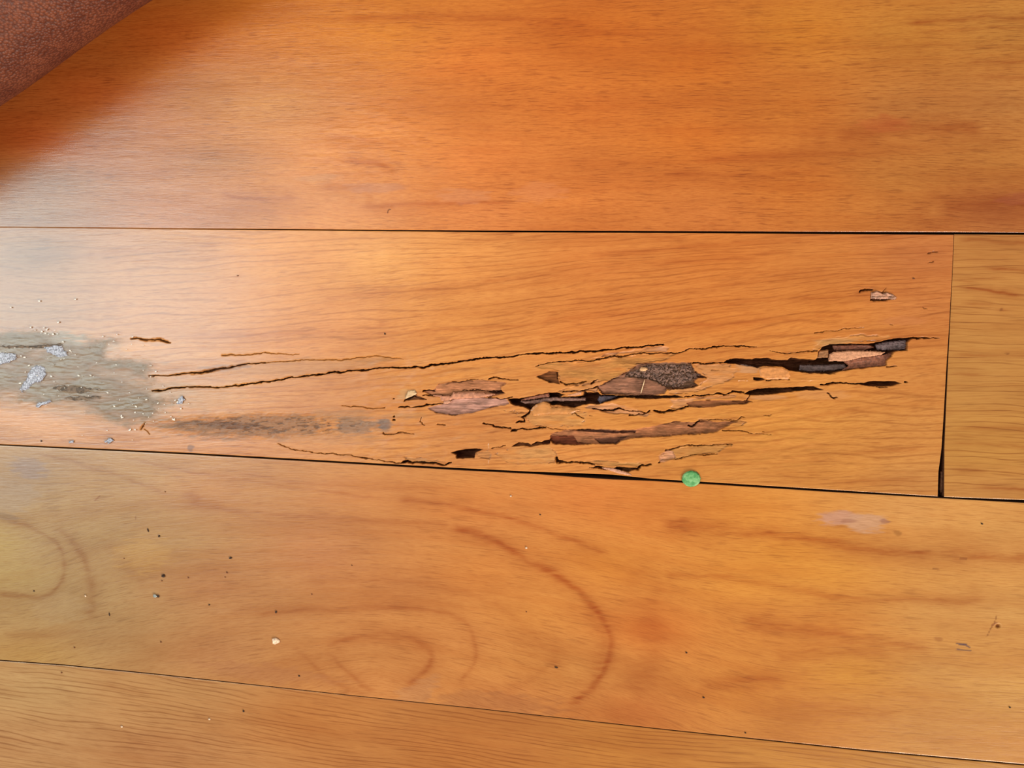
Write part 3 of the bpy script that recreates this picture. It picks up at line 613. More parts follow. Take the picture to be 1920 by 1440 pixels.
def damage(px, py, z, mark, surf, tn, only_geometry=False):
    jx = (fbm(px / 7., py / 4., 41, 3) - .5) * 2; jy = (fbm(px / 7., py / 3.5, 45, 3) - .5) * 2
    hill = fbm(px / 46., py / 14., 51, 3)
    near = sstep(600, 760, px) * (1 - sstep(1480, 1640, px)) * sstep(640, 690, py) * (1 - sstep(860, 890, py))
    z = z + (hill - .5) * .0007 * near + (fbm(px / 110., py / 22., 8) - .5) * .00012
    # the gentle slump round the eaten core
    crumb = fbm(px / 3.2, py / 2.4, 61, 3); crumb2 = fbm(px / 9., py / 3.2, 65, 3)
    for (pts, dep, edge, c, al, nz, jit) in PITS:
        m = in_box(px, py, pts, 10)
        if not m.any(): continue
        sx = px[m] + jx[m] * jit * 1.3; sy = py[m] + jy[m] * jit
        sd = poly_sd(sx, sy, pts)
        if dep < .6: sd = sd + (fbm(px[m] / 22., py[m] / 6., 83, 3) - .5) * 7; edge = edge * 1.6
        k = 1 - sstep(-edge, .35, sd)
        zz = -(dep * k) / 1000. + (crumb2[m] - .5) * nz / 1000. * k + (crumb[m] - .5) * nz * .5 / 1000. * k
        if dep > 3:      # deep galleries: sloping floor with ridges along the grain
            zz = zz * (.55 + .45 * sstep(0, -6, sd)) + (fbm(sx / 30., sy / 2.6, 71, 3) - .5) * .0035 * sstep(-1, -4, sd)
        if dep < 1.2: z[m] = z[m] + zz * 1.0
        else: z[m] = np.minimum(z[m], zz)
        a = al * (1 - sstep(-edge * .7, .6, sd))
        if dep < .7: a = a * np.clip((fbm(px[m] / 40., py[m] / 9., 87, 3) - .22) * 2.4, 0, 1)
        fib = fbm(sx / 34. + dep, sy / 1.7, 73, 3); blot = fbm(sx / 13., sy / 5., 75, 3)
        cc = lin(c) * ALB * (1 + (fib[..., None] - .5) * 1.5) * (1 + (blot[..., None] - .5) * (1.1 if dep > .7 else .5) * np.array((1., .9, .8)))
        cc = np.clip(cc, 0, 1)
        mk = mark[m]; blendv(mk, a, cc)
        # ragged undercut along parts of the rim, its shadow also painted dark
        rim = np.exp(-((sd + 1.0) / 1.0) ** 2) * sstep(.50, .62, fbm(px[m] / 16., py[m] / 5., 79, 2)) * (.9 if dep > .7 else .55)
        zz = zz - rim * (.0012 if dep > .3 else .0004)
        if dep < 1.2: z[m] = z[m] - rim * .0008
        else: z[m] = np.minimum(z[m], zz)
        blend(mk, rim * .8, lin((92, 50, 34)) * ALB); mark[m] = mk
        s = surf[m]; s[..., 0] = np.maximum(s[..., 0], np.maximum(a * .5, .45 * np.exp(-(sd / 2.2) ** 2) * al)); mk = None; surf[m] = s
    for (pts, wd_, dep, dk) in CR:
        m = in_box(px, py, pts, 8)
        if not m.any(): continue
        sx = px[m] + jx[m] * 1.2; sy = py[m] + jy[m] * 1.5 + (crumb[m] - .5) * 1.6 + (fbm(px[m] / 16., py[m] / 14., 99, 2) - .5) * 4.2
        d, w = seg_dist(sx, sy, pts, wd_)
        w = w * (.35 + 1.1 * crumb2[m])
        k = 1 - sstep(.35, 1.35, d / np.maximum(w + .15, .3))
        z[m] = np.minimum(z[m], z[m] * (1 - k) - dep * k / 1000.)
        mk = mark[m]; blend(mk, dk * (1 - sstep(.5, 1.5, d / np.maximum(w, .3))), lin((60, 28, 20)) * ALB); mark[m] = mk
        s = surf[m]; s[..., 0] = np.maximum(s[..., 0], .5 * (1 - sstep(1.0, 3.2, d / np.maximum(w + .15, .3)))); surf[m] = s
    return z
def extra_mid(px, py, z, mark, surf, tn):
    g = surf[..., 1]
    strokes(px, py, [([(330, 628), (640, 622), (760, 600)], 3, .25), ([(600, 560), (900, 530), (1200, 500), (1500, 470)], 4, .3), ([(640, 630), (900, 615), (1200, 585), (1500, 560), (1740, 545)], 3, .3),
        ([(1000, 640), (1300, 610), (1600, 590)], 3, .35), ([(1100, 480), (1400, 455), (1700, 446)], 4, .3), ([(1480, 640), (1600, 625), (1740, 628)], 3, .3),
        ([(1500, 780), (1640, 765)], 3, .3), ([(1500, 860), (1740, 838)], 3, .3), ([(1560, 905), (1740, 895)], 3, .35), ([(1060, 560), (1300, 545), (1560, 500)], 4, .25),
        ([(860, 450), (1060, 444), (1300, 446)], 3, .3), ([(100, 480), (300, 470), (420, 455)], 4, .35), ([(40, 485), (130, 482)], 5, .3)], g)
    soft_marks(px, py, mark, [
        (480, 800, 190, 26, -.02, (142, 104, 80), .72), (670, 798, 60, 22, 0, (138, 110, 94), .75), (722, 797, 16, 16, 0, (112, 96, 92), .75), (420, 797, 80, 8, .05, (98, 62, 46), .7),
        (360, 800, 60, 16, 0, (136, 96, 66), .55), (357, 841, 8, 9, 0, (118, 84, 74), .7), (600, 820, 140, 16, 0, (176, 124, 86), .4), (640, 780, 90, 14, 0, (170, 120, 80), .5),
        (540, 690, 200, 18, -.06, (180, 124, 78), .5), (420, 690, 60, 8, -.1, (136, 96, 80), .6), (760, 738, 16, 12, 0, (196, 156, 110), .5), (700, 675, 60, 6, -.02, (168, 112, 60), .5),
        (760, 780, 50, 8, 0, (170, 120, 76), .4), (140, 730, 70, 9, 0, (78, 58, 48), .8), (120, 700, 170, 56, 0, (148, 112, 80), .6), (60, 640, 110, 20, 0, (130, 118, 96), .7), (250, 760, 90, 40, .2, (150, 112, 78), .6),
        (190, 650, 70, 12, 0, (150, 120, 90), .5), (260, 652, 50, 9, 0, (212, 140, 66), .6), (300, 740, 90, 34, 0, (164, 120, 76), .45), (180, 740, 180, 56, .05, (158, 118, 80), .5), (390, 745, 70, 24, 0, (186, 130, 74), .4), (60, 790, 110, 20, .15, (204, 138, 84), .5), (90, 800, 100, 24, .2, (206, 142, 88), .5),
        (1400, 690, 24, 11, .2, (196, 152, 120), .5), (1570, 640, 60, 7, -.1, (192, 148, 104), .5), (1310, 700, 70, 14, 0, (212, 146, 96), .4),
        (1690, 600, 50, 10, 0, (194, 118, 76), .3), (1100, 790, 60, 10, 0, (206, 136, 64), .3), (1540, 740, 60, 12, 0, (214, 150, 96), .4), (1440, 745, 40, 6, 0, (210, 150, 104), .5)])
    w3 = (1 - sstep(.5, 1.05, np.hypot((px - 510) / 240., (py - 797 - (px - 500) * .01) / 22.)))
    blend(mark, w3 * sstep(.52, .66, fbm(px / 11., py / 2.6, 101, 4)) * .7, lin((92, 62, 48)) * ALB)
    z = damage(px, py, z, mark, surf, tn)
    # crusted area at the left: rough surface
    w = (1 - sstep(.75, 1.1, np.hypot((px - 90) / 220., (py - 700) / 70.) + (fbm(px / 40., py / 20., 91) - .5) * .4))
    z = z + ((fbm(px / 16., py / 5., 95, 3) - .5) * .00012) * w
    z = z - .0002 * w3 * sstep(.5, .7, fbm(px / 11., py / 2.6, 101, 4))
    w2 = (1 - sstep(.6, 1.1, np.hypot((px - 500) / 260., (py - 798) / 28.)))
    z = z + (fbm(px / 6., py / 3., 97, 3) - .5) * .0003 * w2
    surf[..., 0] += .2 * w2
    return z
def grain_mid(px, py, x, y):
    off = np.interp(px, [-400, 0, 400, 700, 1000, 1300, 1600, 1800], [-8, 0, 14, 34, 66, 104, 138, 152])
    k = 1 - .62 * sstep(560, 900, py) - .3 * (1 - sstep(436, 520, py))
    v = py + off * k + 8 * fbm(px / 160., py / 40., 15)
    return x * 1000, -v * .31
tone_mid = [(60, 480, (134, 90, 52)), (60, 580, (142, 94, 56)), (300, 480, (182, 118, 62)), (300, 600, (190, 124, 66)), (60, 700, (144, 106, 70)), (80, 800, (186, 124, 70)), (220, 820, (182, 118, 68)), (300, 720, (174, 116, 64)), (420, 700, (204, 138, 76)), (420, 840, (196, 128, 78)),  # left darkened to offset the sheen, lamp glow painted lighter near the top
    (600, 480, (226, 150, 84)), (700, 500, (232, 160, 86)), (640, 600, (216, 138, 76)), (600, 740, (198, 128, 74)), (560, 640, (214, 138, 76)), (700, 840, (204, 134, 76)), (860, 500, (226, 144, 74)), (860, 620, (220, 140, 68)), (860, 800, (206, 132, 74)), (860, 700, (212, 138, 70)),
    (1100, 480, (216, 132, 60)), (1100, 600, (216, 132, 58)), (1100, 850, (212, 134, 68)), (1350, 480, (212, 126, 50)), (1350, 600, (212, 128, 50)), (1250, 800, (212, 136, 62)), (1350, 870, (202, 130, 60)), (1450, 800, (210, 136, 58)),
    (1550, 480, (204, 126, 54)), (1550, 580, (206, 126, 48)), (1550, 680, (212, 136, 64)), (1550, 800, (206, 136, 62)), (1550, 880, (204, 134, 62)), (1720, 480, (186, 112, 58)), (1720, 580, (192, 118, 58)), (1720, 700, (200, 128, 64)), (1720, 800, (194, 126, 62)), (1720, 900, (192, 130, 70))]
ny_w = 0
yt_mid = 440; 
rows = np.concatenate([[0, .0008, .0022], np.linspace(.0045, .655, 472), np.linspace(.66, .985, 110), [.99, .995, .9978, .9992, 1.0]])
xs0, xs1 = pt(0, 700)[0], pt(1775, 700)[0]
left = np.linspace(0, 1, 30, endpoint=False) * (xs0 - XL)
sdens = np.concatenate([left, np.linspace(xs0 - XL, xs1 - XL, 1740)]); sdens /= sdens[-1]
tone_mid = [(a, b, (c[0] + 2, c[1] + (5 if b > 620 or a < 900 else 0), c[2] + 5)) for a, b, c in tone_mid]
rotten = board('floorboard', 'rotten termite-eaten floorboard with ragged open galleries and a long crack', J1_dn, J2_up, cx(XL), endline(endL), 0, rows, mat_mid, grain_mid, tone_mid, extra_mid, sdens)

# sampled height of the rotten board, for things that lie in it
def board_z(px, py):
    a = np.array([[float(px)]]); b = np.array([[float(py)]])
    return float(damage(a, b, np.zeros((1, 1)), np.zeros((1, 1, 4)), np.zeros((1, 1, 4)), None)[0, 0])

# ------------------------------------------------------------------ thin slabs cut to an outline (flakes, smears, sticker)
def slab(name, outline, z0, thick, mat, parent=None, tilt=(0, 0), step=1.0, bumpy=.1, round_=2.0, jit=.8, seed=0, follow=None, kind=None):
    """solid flake: outline in photo pixels on the floor plane, real thickness (metres), domed and rough on top"""
    xs = [p[0] for p in outline]; ys = [p[1] for p in outline]
    gx = np.arange(min(xs) - 2, max(xs) + 2 + step, step); gy = np.arange(min(ys) - 2, max(ys) + 2 + step, step)
    PX, PY = np.meshgrid(gx, gy)
    sd = poly_sd(PX + (fbm(PX / 6., PY / 4., seed + 1) - .5) * 2 * jit, PY + (fbm(PX / 6., PY / 4., seed + 5) - .5) * 2 * jit, outline)
    cell = (sd[:-1, :-1] + sd[1:, :-1] + sd[:-1, 1:] + sd[1:, 1:]) / 4 < 0
    if not cell.any(): return None
    idx = np.arange(PX.size).reshape(PX.shape)
    q = np.stack([idx[:-1, :-1], idx[1:, :-1], idx[1:, 1:], idx[:-1, 1:]], -1)[cell]
    used = np.unique(q); remap = -np.ones(PX.size, int); remap[used] = np.arange(len(used)); q = remap[q]
    px = PX.ravel()[used]; py = PY.ravel()[used]; s = sd.ravel()[used]
    cxp, cyp = np.mean(xs), np.mean(ys)
    x, y = p2w(px, py, z0)
    mx, my = p2w(np.array(cxp), np.array(cyp), z0)
    base = z0 + (x - mx) * tilt[0] + (y - my) * tilt[1]
    if follow is not None: base = base + follow(px, py)
    dome = sstep(0, -round_, s)
    zt = base + thick * (.35 + .65 * dome) + (fbm(px / 12., py / 2.5, seed + 9, 3) - .5) * bumpy * thick * 1.6 * dome
    zb = base - thick * .3
    n = len(px)
    co = np.concatenate([np.stack([x, y, zt], -1), np.stack([x, y, zb], -1)])
    # boundary edges
    e = np.concatenate([q[:, [0, 1]], q[:, [1, 2]], q[:, [2, 3]], q[:, [3, 0]]])
    key = e.min(1) * (n + 1) + e.max(1); u, inv, cnt = np.unique(key, return_inverse=True, return_counts=True)
    be = e[cnt[inv] == 1]
    side = np.stack([be[:, 0], be[:, 0] + n, be[:, 1] + n, be[:, 1]], -1)
    top = q; botq = q[:, ::-1] + n
    quads = np.concatenate([top, botq, side])
    sm = np.zeros(len(quads), bool); sm[:len(top)] = True
    uv = np.concatenate([np.stack([x, y], -1)] * 2) * 1000
    fade = np.repeat(sstep(0, -30 * 1., s + (fbm(px / 9., py / 5., seed + 3) - .5) * 16)[:, None], 4, 1); fade = np.concatenate([fade, fade])
    me = raw_mesh(name, co, quads, [mat], None, sm, uv, {'fade': fade})
    o = link(bpy.data.objects.new(name, me), parent)
    if kind: o['kind'] = kind
    return o

m_flake = plain('pale_torn_wood', (206, 146, 112), .7, .5, 900, .25, .18)
m_flake2 = plain('pinkish_torn_wood', (206, 146, 118), .65, .5, 900, .3, .18)
m_ledge = plain('stained_inner_wood', (140, 84, 62), .6, .6, 700, .35, .3)
m_dark = plain('dark_inner_wood', (96, 58, 48), .55, .6, 700, .4, .35)
m_greyled = plain('grey_purple_inner_wood', (150, 128, 124), .6, .6, 500, .4, .35)
m_varn = plain('varnished_flake', (198, 130, 70), .35, .25, 300, .5, .12)

slab('pale_splinter', [(1555, 664), (1562, 660), (1593, 657), (1635, 658), (1660, 660), (1651, 666), (1611, 671), (1587, 677), (1553, 677)], -.0016, .0012, m_flake, rotten, (.0, .01), .8, .12, 2, .8, 3)
slab('inner_ledge', [(1580, 677), (1611, 670), (1651, 665), (1673, 662), (1666, 676), (1662, 687), (1611, 691), (1577, 695), (1590, 686)], -.0030, .0011, m_ledge, rotten, (.0, .02), .8, .3, 2, 1.2, 5)
slab('bridging_splinter', [(1534, 657), (1553, 655), (1553, 671), (1530, 671)], -.0024, .0012, plain('brown_splinter', (150, 100, 62), .6, .5, 800, .3), rotten, (0, 0), .8, .2, 2, .6, 7)
slab('inner_ledge', [(1390, 683), (1411, 687), (1422, 692), (1421, 703), (1411, 706), (1396, 696), (1386, 688)], -.0012, .0009, m_greyled, rotten, (.02, .0), .8, .3, 2, 1., 9)
slab('lifted_flake', [(1421, 691), (1433, 687), (1466, 688), (1478, 694), (1484, 704), (1478, 711), (1455, 711), (1437, 712), (1424, 706)], -.0006, .0009, plain('orange_torn_flake', (212, 138, 78), .45, .3, 500, .4, .15), rotten, (0, .0), .8, .12, 3, 1., 11)
slab('inner_ledge', [(975, 753), (1008, 749), (1030, 745), (1060, 745), (1099, 746), (1098, 752), (1040, 752), (1008, 757), (985, 757)], -.0032, .0012, plain('grey_brown_ledge', (142, 104, 92), .5, .5, 600, .4, .3), rotten, (0, .05), .8, .3, 2, 1., 13)
slab('inner_ledge', [(1000, 742), (1018, 738), (1030, 737), (1030, 744), (1004, 748), (975, 751), (985, 746)], -.0024, .001, m_ledge, rotten, (0, .0), .8, .3, 2, 1., 15)
slab('inner_ledge', [(1124, 742), (1160, 742), (1150, 747), (1126, 756), (1120, 750)], -.0034, .0011, plain('blue_grey_inner_wood', (92, 82, 96), .5, .6, 600, .4, .3), rotten, (0, 0), .8, .4, 2, 1., 17)
slab('pale_splinter', [(1064, 740), (1084, 734), (1092, 734), (1091, 741), (1076, 743), (1062, 743)], -.0008, .0009, m_flake, rotten, (0, 0), .7, .15, 2, .7, 19)
slab('lifted_flake', [(994, 769), (1007, 757), (1020, 753), (1030, 757), (1034, 764), (1060, 764), (1090, 768), (1070, 776), (1030, 776), (1000, 780)], .0000, .0007, m_varn, rotten, (0, .02), .9, .12, 4, 1., 21)
slab('inner_ledge', [(1500, 684), (1540, 684), (1583, 682), (1588, 690), (1565, 695), (1520, 697), (1498, 694)], -.0040, .0014, plain('slate_inner_wood', (98, 78, 78), .55, .6, 700, .4, .3), rotten, (0, .0), .8, .4, 2, 1.2, 23)
slab('inner_ledge', [(1560, 648), (1600, 646), (1628, 646), (1640, 652), (1620, 657), (1564, 657)], -.0034, .0012, plain('rust_inner_wood', (126, 74, 56), .55, .6, 700, .4, .3), rotten, (0, .0), .8, .4, 2, 1.2, 25)
slab('inner_ledge', [(1640, 646), (1660, 641), (1698, 637), (1699, 655), (1670, 657), (1644, 656)], -.0038, .0012, plain('slate_crumbly_wood', (108, 88, 90), .6, .9, 900, .4, .4), rotten, (0, .0), .8, .6, 2, 1.4, 27)
slab('peeled_flake', [(808, 741), (846, 742), (850, 736), (890, 735), (930, 739), (915, 744), (846, 749), (840, 754), (826, 752), (824, 745)], -.0004, .0008, plain('pink_brown_flake', (196, 130, 100), .5, .4, 500, .4, .2), rotten, (0, .0), .8, .15, 3, 1., 29)
slab('peeled_flake', [(832, 752), (843, 750), (846, 754), (838, 758), (831, 757)], .0000, .0007, m_flake2, rotten, (0, .0), .6, .15, 1.5, .5, 31)
slab('peeled_flake', [(766, 733), (778, 731), (782, 738), (770, 744), (760, 748), (762, 740)], .0001, .0009, plain('whitish_torn_fibre', (206, 168, 126), .5, .6, 500, .5, .25), rotten, (0, .0), .6, .4, 2, 1., 33)
slab('peeled_flake', [(1124, 876), (1150, 878), (1178, 886), (1186, 892), (1160, 888)], .0001, .0004, m_flake2, rotten, (0, 0), .8, .15, 2, .8, 35)
slab('joint_splinter', [(1763, 884), (1769, 882), (1768.5, 905), (1764, 926), (1761, 918), (1762, 900)], -.004, .0012, plain('end_splinter', (124, 82, 58), .6, .4, 800), rotten, (0, 0), .6, .2, 1.2, .3, 37)

# crumbs packed in the pit beside the straw: nobody could count them
def rock(rng, r, sub=1):
    import bmesh
    bm = bmesh.new(); bmesh.ops.create_icosphere(bm, subdivisions=sub, radius=r)
    for v in bm.verts:
        v.co *= rng.uniform(.7, 1.15)
    return bm
def frass():
    rng = random.Random(5); import bmesh
    poly = [(1172, 706), (1180, 698), (1205, 688), (1220, 682), (1296, 683), (1301, 697), (1318, 707), (1300, 712), (1270, 727), (1250, 725), (1228, 714), (1205, 709)]
    vs = []; fs = []
    pa, pb = [], []
    while len(pa) < 900:
        a, b = rng.uniform(1170, 1320), rng.uniform(680, 730)
        pa.append(a); pb.append(b)
    A = np.array(pa); B = np.array(pb)
    ok = poly_sd(A, B, poly) < -1
    A = A[ok]; B = B[ok]
    zz = damage(A[None], B[None], np.zeros((1, len(A))), np.zeros((1, len(A), 4)), np.zeros((1, len(A), 4)), None)[0]
    xs, ys = p2w(A, B)
    for x, y, z in zip(xs, ys, zz):
        r = rng.uniform(.0003, .0008)
        bm = rock(rng, r, 1); off = len(vs)
        q = Matrix.Rotation(rng.uniform(0, 6), 3, 'Z') @ Matrix.Diagonal((rng.uniform(1, 1.9), 1, .7))
        for v in bm.verts:
            c = q @ v.co; vs.append((c.x + x, c.y + y, c.z + z + r * .35))
        for f in bm.faces: fs.append([v.index + off for v in f.verts])
        bm.free()
    me = bpy.data.meshes.new('frass'); me.from_pydata(vs, [], fs)
    me.materials.append(plain('frass_crumbs', (118, 86, 74), .7, .4, 700, .35, .5))
    o = link(bpy.data.objects.new('frass', me), rotten); o['kind'] = 'stuff'; o['label'] = 'dark brown crumbly frass packed in the pit'
frass()
slab('pale_chip', [(1199, 692), (1203, 688), (1212, 689), (1215, 692), (1210, 696), (1201, 696)], -.0012, .0011, plain('pale_wood_chip', (216, 166, 120), .6, .3, 700), rotten, (0, 0), .5, .2, 1.5, .3, 39)

# the crusted old varnish at the left: a lumpy glassy smear that glints
def glass_smear():
    m, nt, b = nodes('crusted_varnish')
    tc = N(nt, 'ShaderNodeTexCoord')
    mp = N(nt, 'ShaderNodeMapping'); mp.inputs['Scale'].default_value = (.7, 2.2, 1); nt.links.new(tc.outputs['Object'], mp.inputs[0])
    a = N(nt, 'ShaderNodeTexNoise'); a.inputs['Scale'].default_value = 45; a.inputs['Detail'].default_value = 4; nt.links.new(mp.outputs[0], a.inputs['Vector'])
    c = N(nt, 'ShaderNodeTexNoise'); c.inputs['Scale'].default_value = 700; c.inputs['Detail'].default_value = 3; nt.links.new(mp.outputs[0], c.inputs['Vector'])
    d = N(nt, 'ShaderNodeTexNoise'); d.inputs['Scale'].default_value = 160; d.inputs['Detail'].default_value = 3; nt.links.new(mp.outputs[0], d.inputs['Vector'])
    col = mixc(nt, ramp(nt, a.outputs['Fac'], .38, .62), tuple(lin((152, 112, 78)) * ALB), tuple(lin((144, 120, 92)) * ALB))
    col = mixc(nt, ramp(nt, d.outputs['Fac'], .50, .70, 0, .5), col, tuple(lin((112, 86, 62)) * ALB))
    nt.links.new(col, b.inputs['Base Color'])
    b.inputs['Roughness'].default_value = .26; b.inputs['Specular IOR Level'].default_value = .55
    fd = N(nt, 'ShaderNodeAttribute', attribute_name='fade'); al = mathn(nt, 'MULTIPLY', ramp(nt, a.outputs['Fac'], .35, .60, .12, .62), fd.outputs['Fac']); nt.links.new(al, b.inputs['Alpha'])
    bp = N(nt, 'ShaderNodeBump'); bp.inputs['Strength'].default_value = .5; bp.inputs['Distance'].default_value = .0006
    hh = mathn(nt, 'ADD', mathn(nt, 'MULTIPLY', ramp(nt, c.outputs['Fac'], .66, .72), .35), mathn(nt, 'MULTIPLY', d.outputs['Fac'], .8))
    nt.links.new(hh, bp.inputs['Height']); nt.links.new(bp.outputs[0], b.inputs['Normal'])
    return m
m_crust = glass_smear()
crust_outline = [(-60, 618), (0, 617), (50, 611), (85, 613), (100, 619), (150, 628), (225, 626), (262, 636), (245, 646), (210, 650), (205, 662), (270, 668), (300, 680), (285, 700), (310, 720), (290, 735), (322, 740), (348, 746), (330, 762), (300, 775), (290, 790), (260, 800), (235, 806), (205, 798), (185, 788), (150, 776), (110, 764), (60, 762), (0, 760), (-60, 764)]
crust = slab('varnish_crust', crust_outline, .0003, .0004, m_crust, rotten, (0, 0), 1.2, .45, 8, 5, 51)
crust['label'] = 'lumpy glistening grey-brown crust of old varnish'
def grains():  # white specks added to imitate sparkle off the varnish
    rng = random.Random(9); vs = []; fs = []; k = 0
    inner = [(0, 622), (85, 617), (140, 634), (225, 632), (240, 650), (300, 665), (318, 690), (300, 720), (330, 745), (300, 775), (280, 800), (235, 812), (190, 786), (110, 764), (0, 758)]
    cl = [(90, 620, 26, 10), (70, 700, 34, 34), (120, 665, 26, 12), (20, 668, 24, 14), (150, 728, 60, 14), (150, 745, 80, 14), (260, 690, 60, 34), (180, 700, 90, 40), (260, 780, 50, 18), (230, 640, 50, 12), (60, 580, 60, 40), (300, 760, 60, 30), (230, 800, 60, 20)]
    while k < 125:
        cx_, cy_, sx_, sy_ = rng.choice(cl); a = rng.gauss(cx_, sx_ * .6); b = rng.gauss(cy_, sy_ * .6)
        if a < -30 or a > 360 or b < 540 or b > 825: continue
        if b < 612 and rng.random() < .7: continue
        x, y = pt(a, b); r = rng.choice((.00025, .0003, .0004, .00055)) * rng.uniform(.8, 1.2)
        bm = rock(rng, r, 1); off = len(vs); st_ = rng.uniform(1, 2.2); an = rng.uniform(-.5, .9)
        for v in bm.verts:
            c = Matrix.Rotation(an, 3, 'Z') @ Vector((v.co.x * st_, v.co.y, v.co.z * .7)); vs.append((c.x + x, c.y + y, c.z + .0007))
        for f in bm.faces: fs.append([v.index + off for v in f.verts])
        bm.free(); k += 1
    me = bpy.data.meshes.new('painted_glints'); me.from_pydata(vs, [], fs)
    m = plain('painted_glint_white', (250, 244, 236), .12, .2, 900, 1.0, .1); me.materials.append(m)
    o = link(bpy.data.objects.new('painted_glints', me), rotten); o['kind'] = 'stuff'; o['label'] = 'tiny white specks standing in for glints on the crusted varnish'
grains()
m_streak = plain('dark_grime', (104, 84, 68), .6, .5, 500, .4, .5)
slab('dark_streak', [(92, 728), (110, 724), (140, 724), (170, 727), (202, 729), (170, 733), (150, 738), (120, 734)], .0006, .0003, m_streak, rotten, (0, 0), .7, .6, 2, 4.5, 131)
slab('dark_streak', [(116, 746), (150, 743), (196, 744), (160, 750), (130, 750)], .0006, .0003, m_streak, rotten, (0, 0), .7, .6, 2, 4.5, 137)
slab('dark_streak', [(0, 649), (40, 648), (90, 647), (118, 648), (80, 652), (20, 653)], .0006, .0003, m_streak, rotten, (0, 0), .7, .6, 2, 2.2, 139)
m_blue = plain('bluish_glint_resin', (156, 156, 172), .2, 1.0, 900, .7, .5)  # pale blue paints window glints on resin; two small outlines are pale scrapes
for k, (ol) in enumerate([[(36, 730), (44, 718), (52, 704), (60, 690), (72, 684), (82, 690), (88, 700), (80, 712), (66, 718), (50, 730), (40, 735)],
                          [(-6, 662), (20, 661), (32, 664), (30, 672), (18, 680), (-6, 684)],
                          [(84, 650), (100, 648), (116, 650), (124, 660), (126, 668), (112, 670), (96, 664), (86, 656)],
                          [(66, 760), (78, 754), (94, 749), (97, 753), (84, 759), (70, 764)],
                          [(196, 830), (202, 824), (210, 822), (214, 826), (206, 831)],
                          [(332, 758), (336, 748), (344, 743), (346, 750), (340, 757)],
                          [(128, 832), (132, 827), (138, 825), (136, 830)]]):
    slab('resin_glint_blob', ol, .0006, .0004, m_blue, rotten, (0, 0), .7, .8, 2, 3.4, 60 + k)

# ------------------------------------------------------------------ subfloor and the rest of the floor round the boards
m_sub = plain('dusty_subfloor', (70, 46, 34), .95, .3, 300, .1)
import bmesh
def box(name, x0, y0, z0, x1, y1, z1, mat, parent=None):
    bm = bmesh.new(); bmesh.ops.create_cube(bm, size=1)
    for v in bm.verts: v.co = (x0 if v.co.x < 0 else x1, y0 if v.co.y < 0 else y1, z0 if v.co.z < 0 else z1)
    me = bpy.data.meshes.new(name); bm.to_mesh(me); bm.free(); me.materials.append(mat)
    return link(bpy.data.objects.new(name, me), parent)
sf = box('floor', -1.6, -1.6, -.045, 1.6, 1.6, -THICK, m_sub); m_far = plain('plain_varnished_boards', (200, 128, 66), .3, .05, 40, .5, .06)
bm = bmesh.new(); bm.from_mesh(sf.data)
for k in range(5):
    for y0, y1 in ((J0_dn[0][1] + .003 + k * .142, J0_dn[0][1] + .003 + k * .142 + .140), (J4_up[-1][1] - .006 - k * .142 - .140, J4_up[-1][1] - .006 - k * .142)):
        r = bmesh.ops.create_cube(bm, size=1)
        for v in r['verts']: v.co = (XL if v.co.x < 0 else XR, y0 if v.co.y < 0 else y1, -THICK + .0001 if v.co.z < 0 else -.0002)
        for f in {f for v in r['verts'] for f in v.link_faces}: f.material_index = 1
sf.data.materials.append(m_far); bm.to_mesh(sf.data); bm.free()
tag(sf, 'dark subfloor seen only through the gaps between the boards', kind='structure')

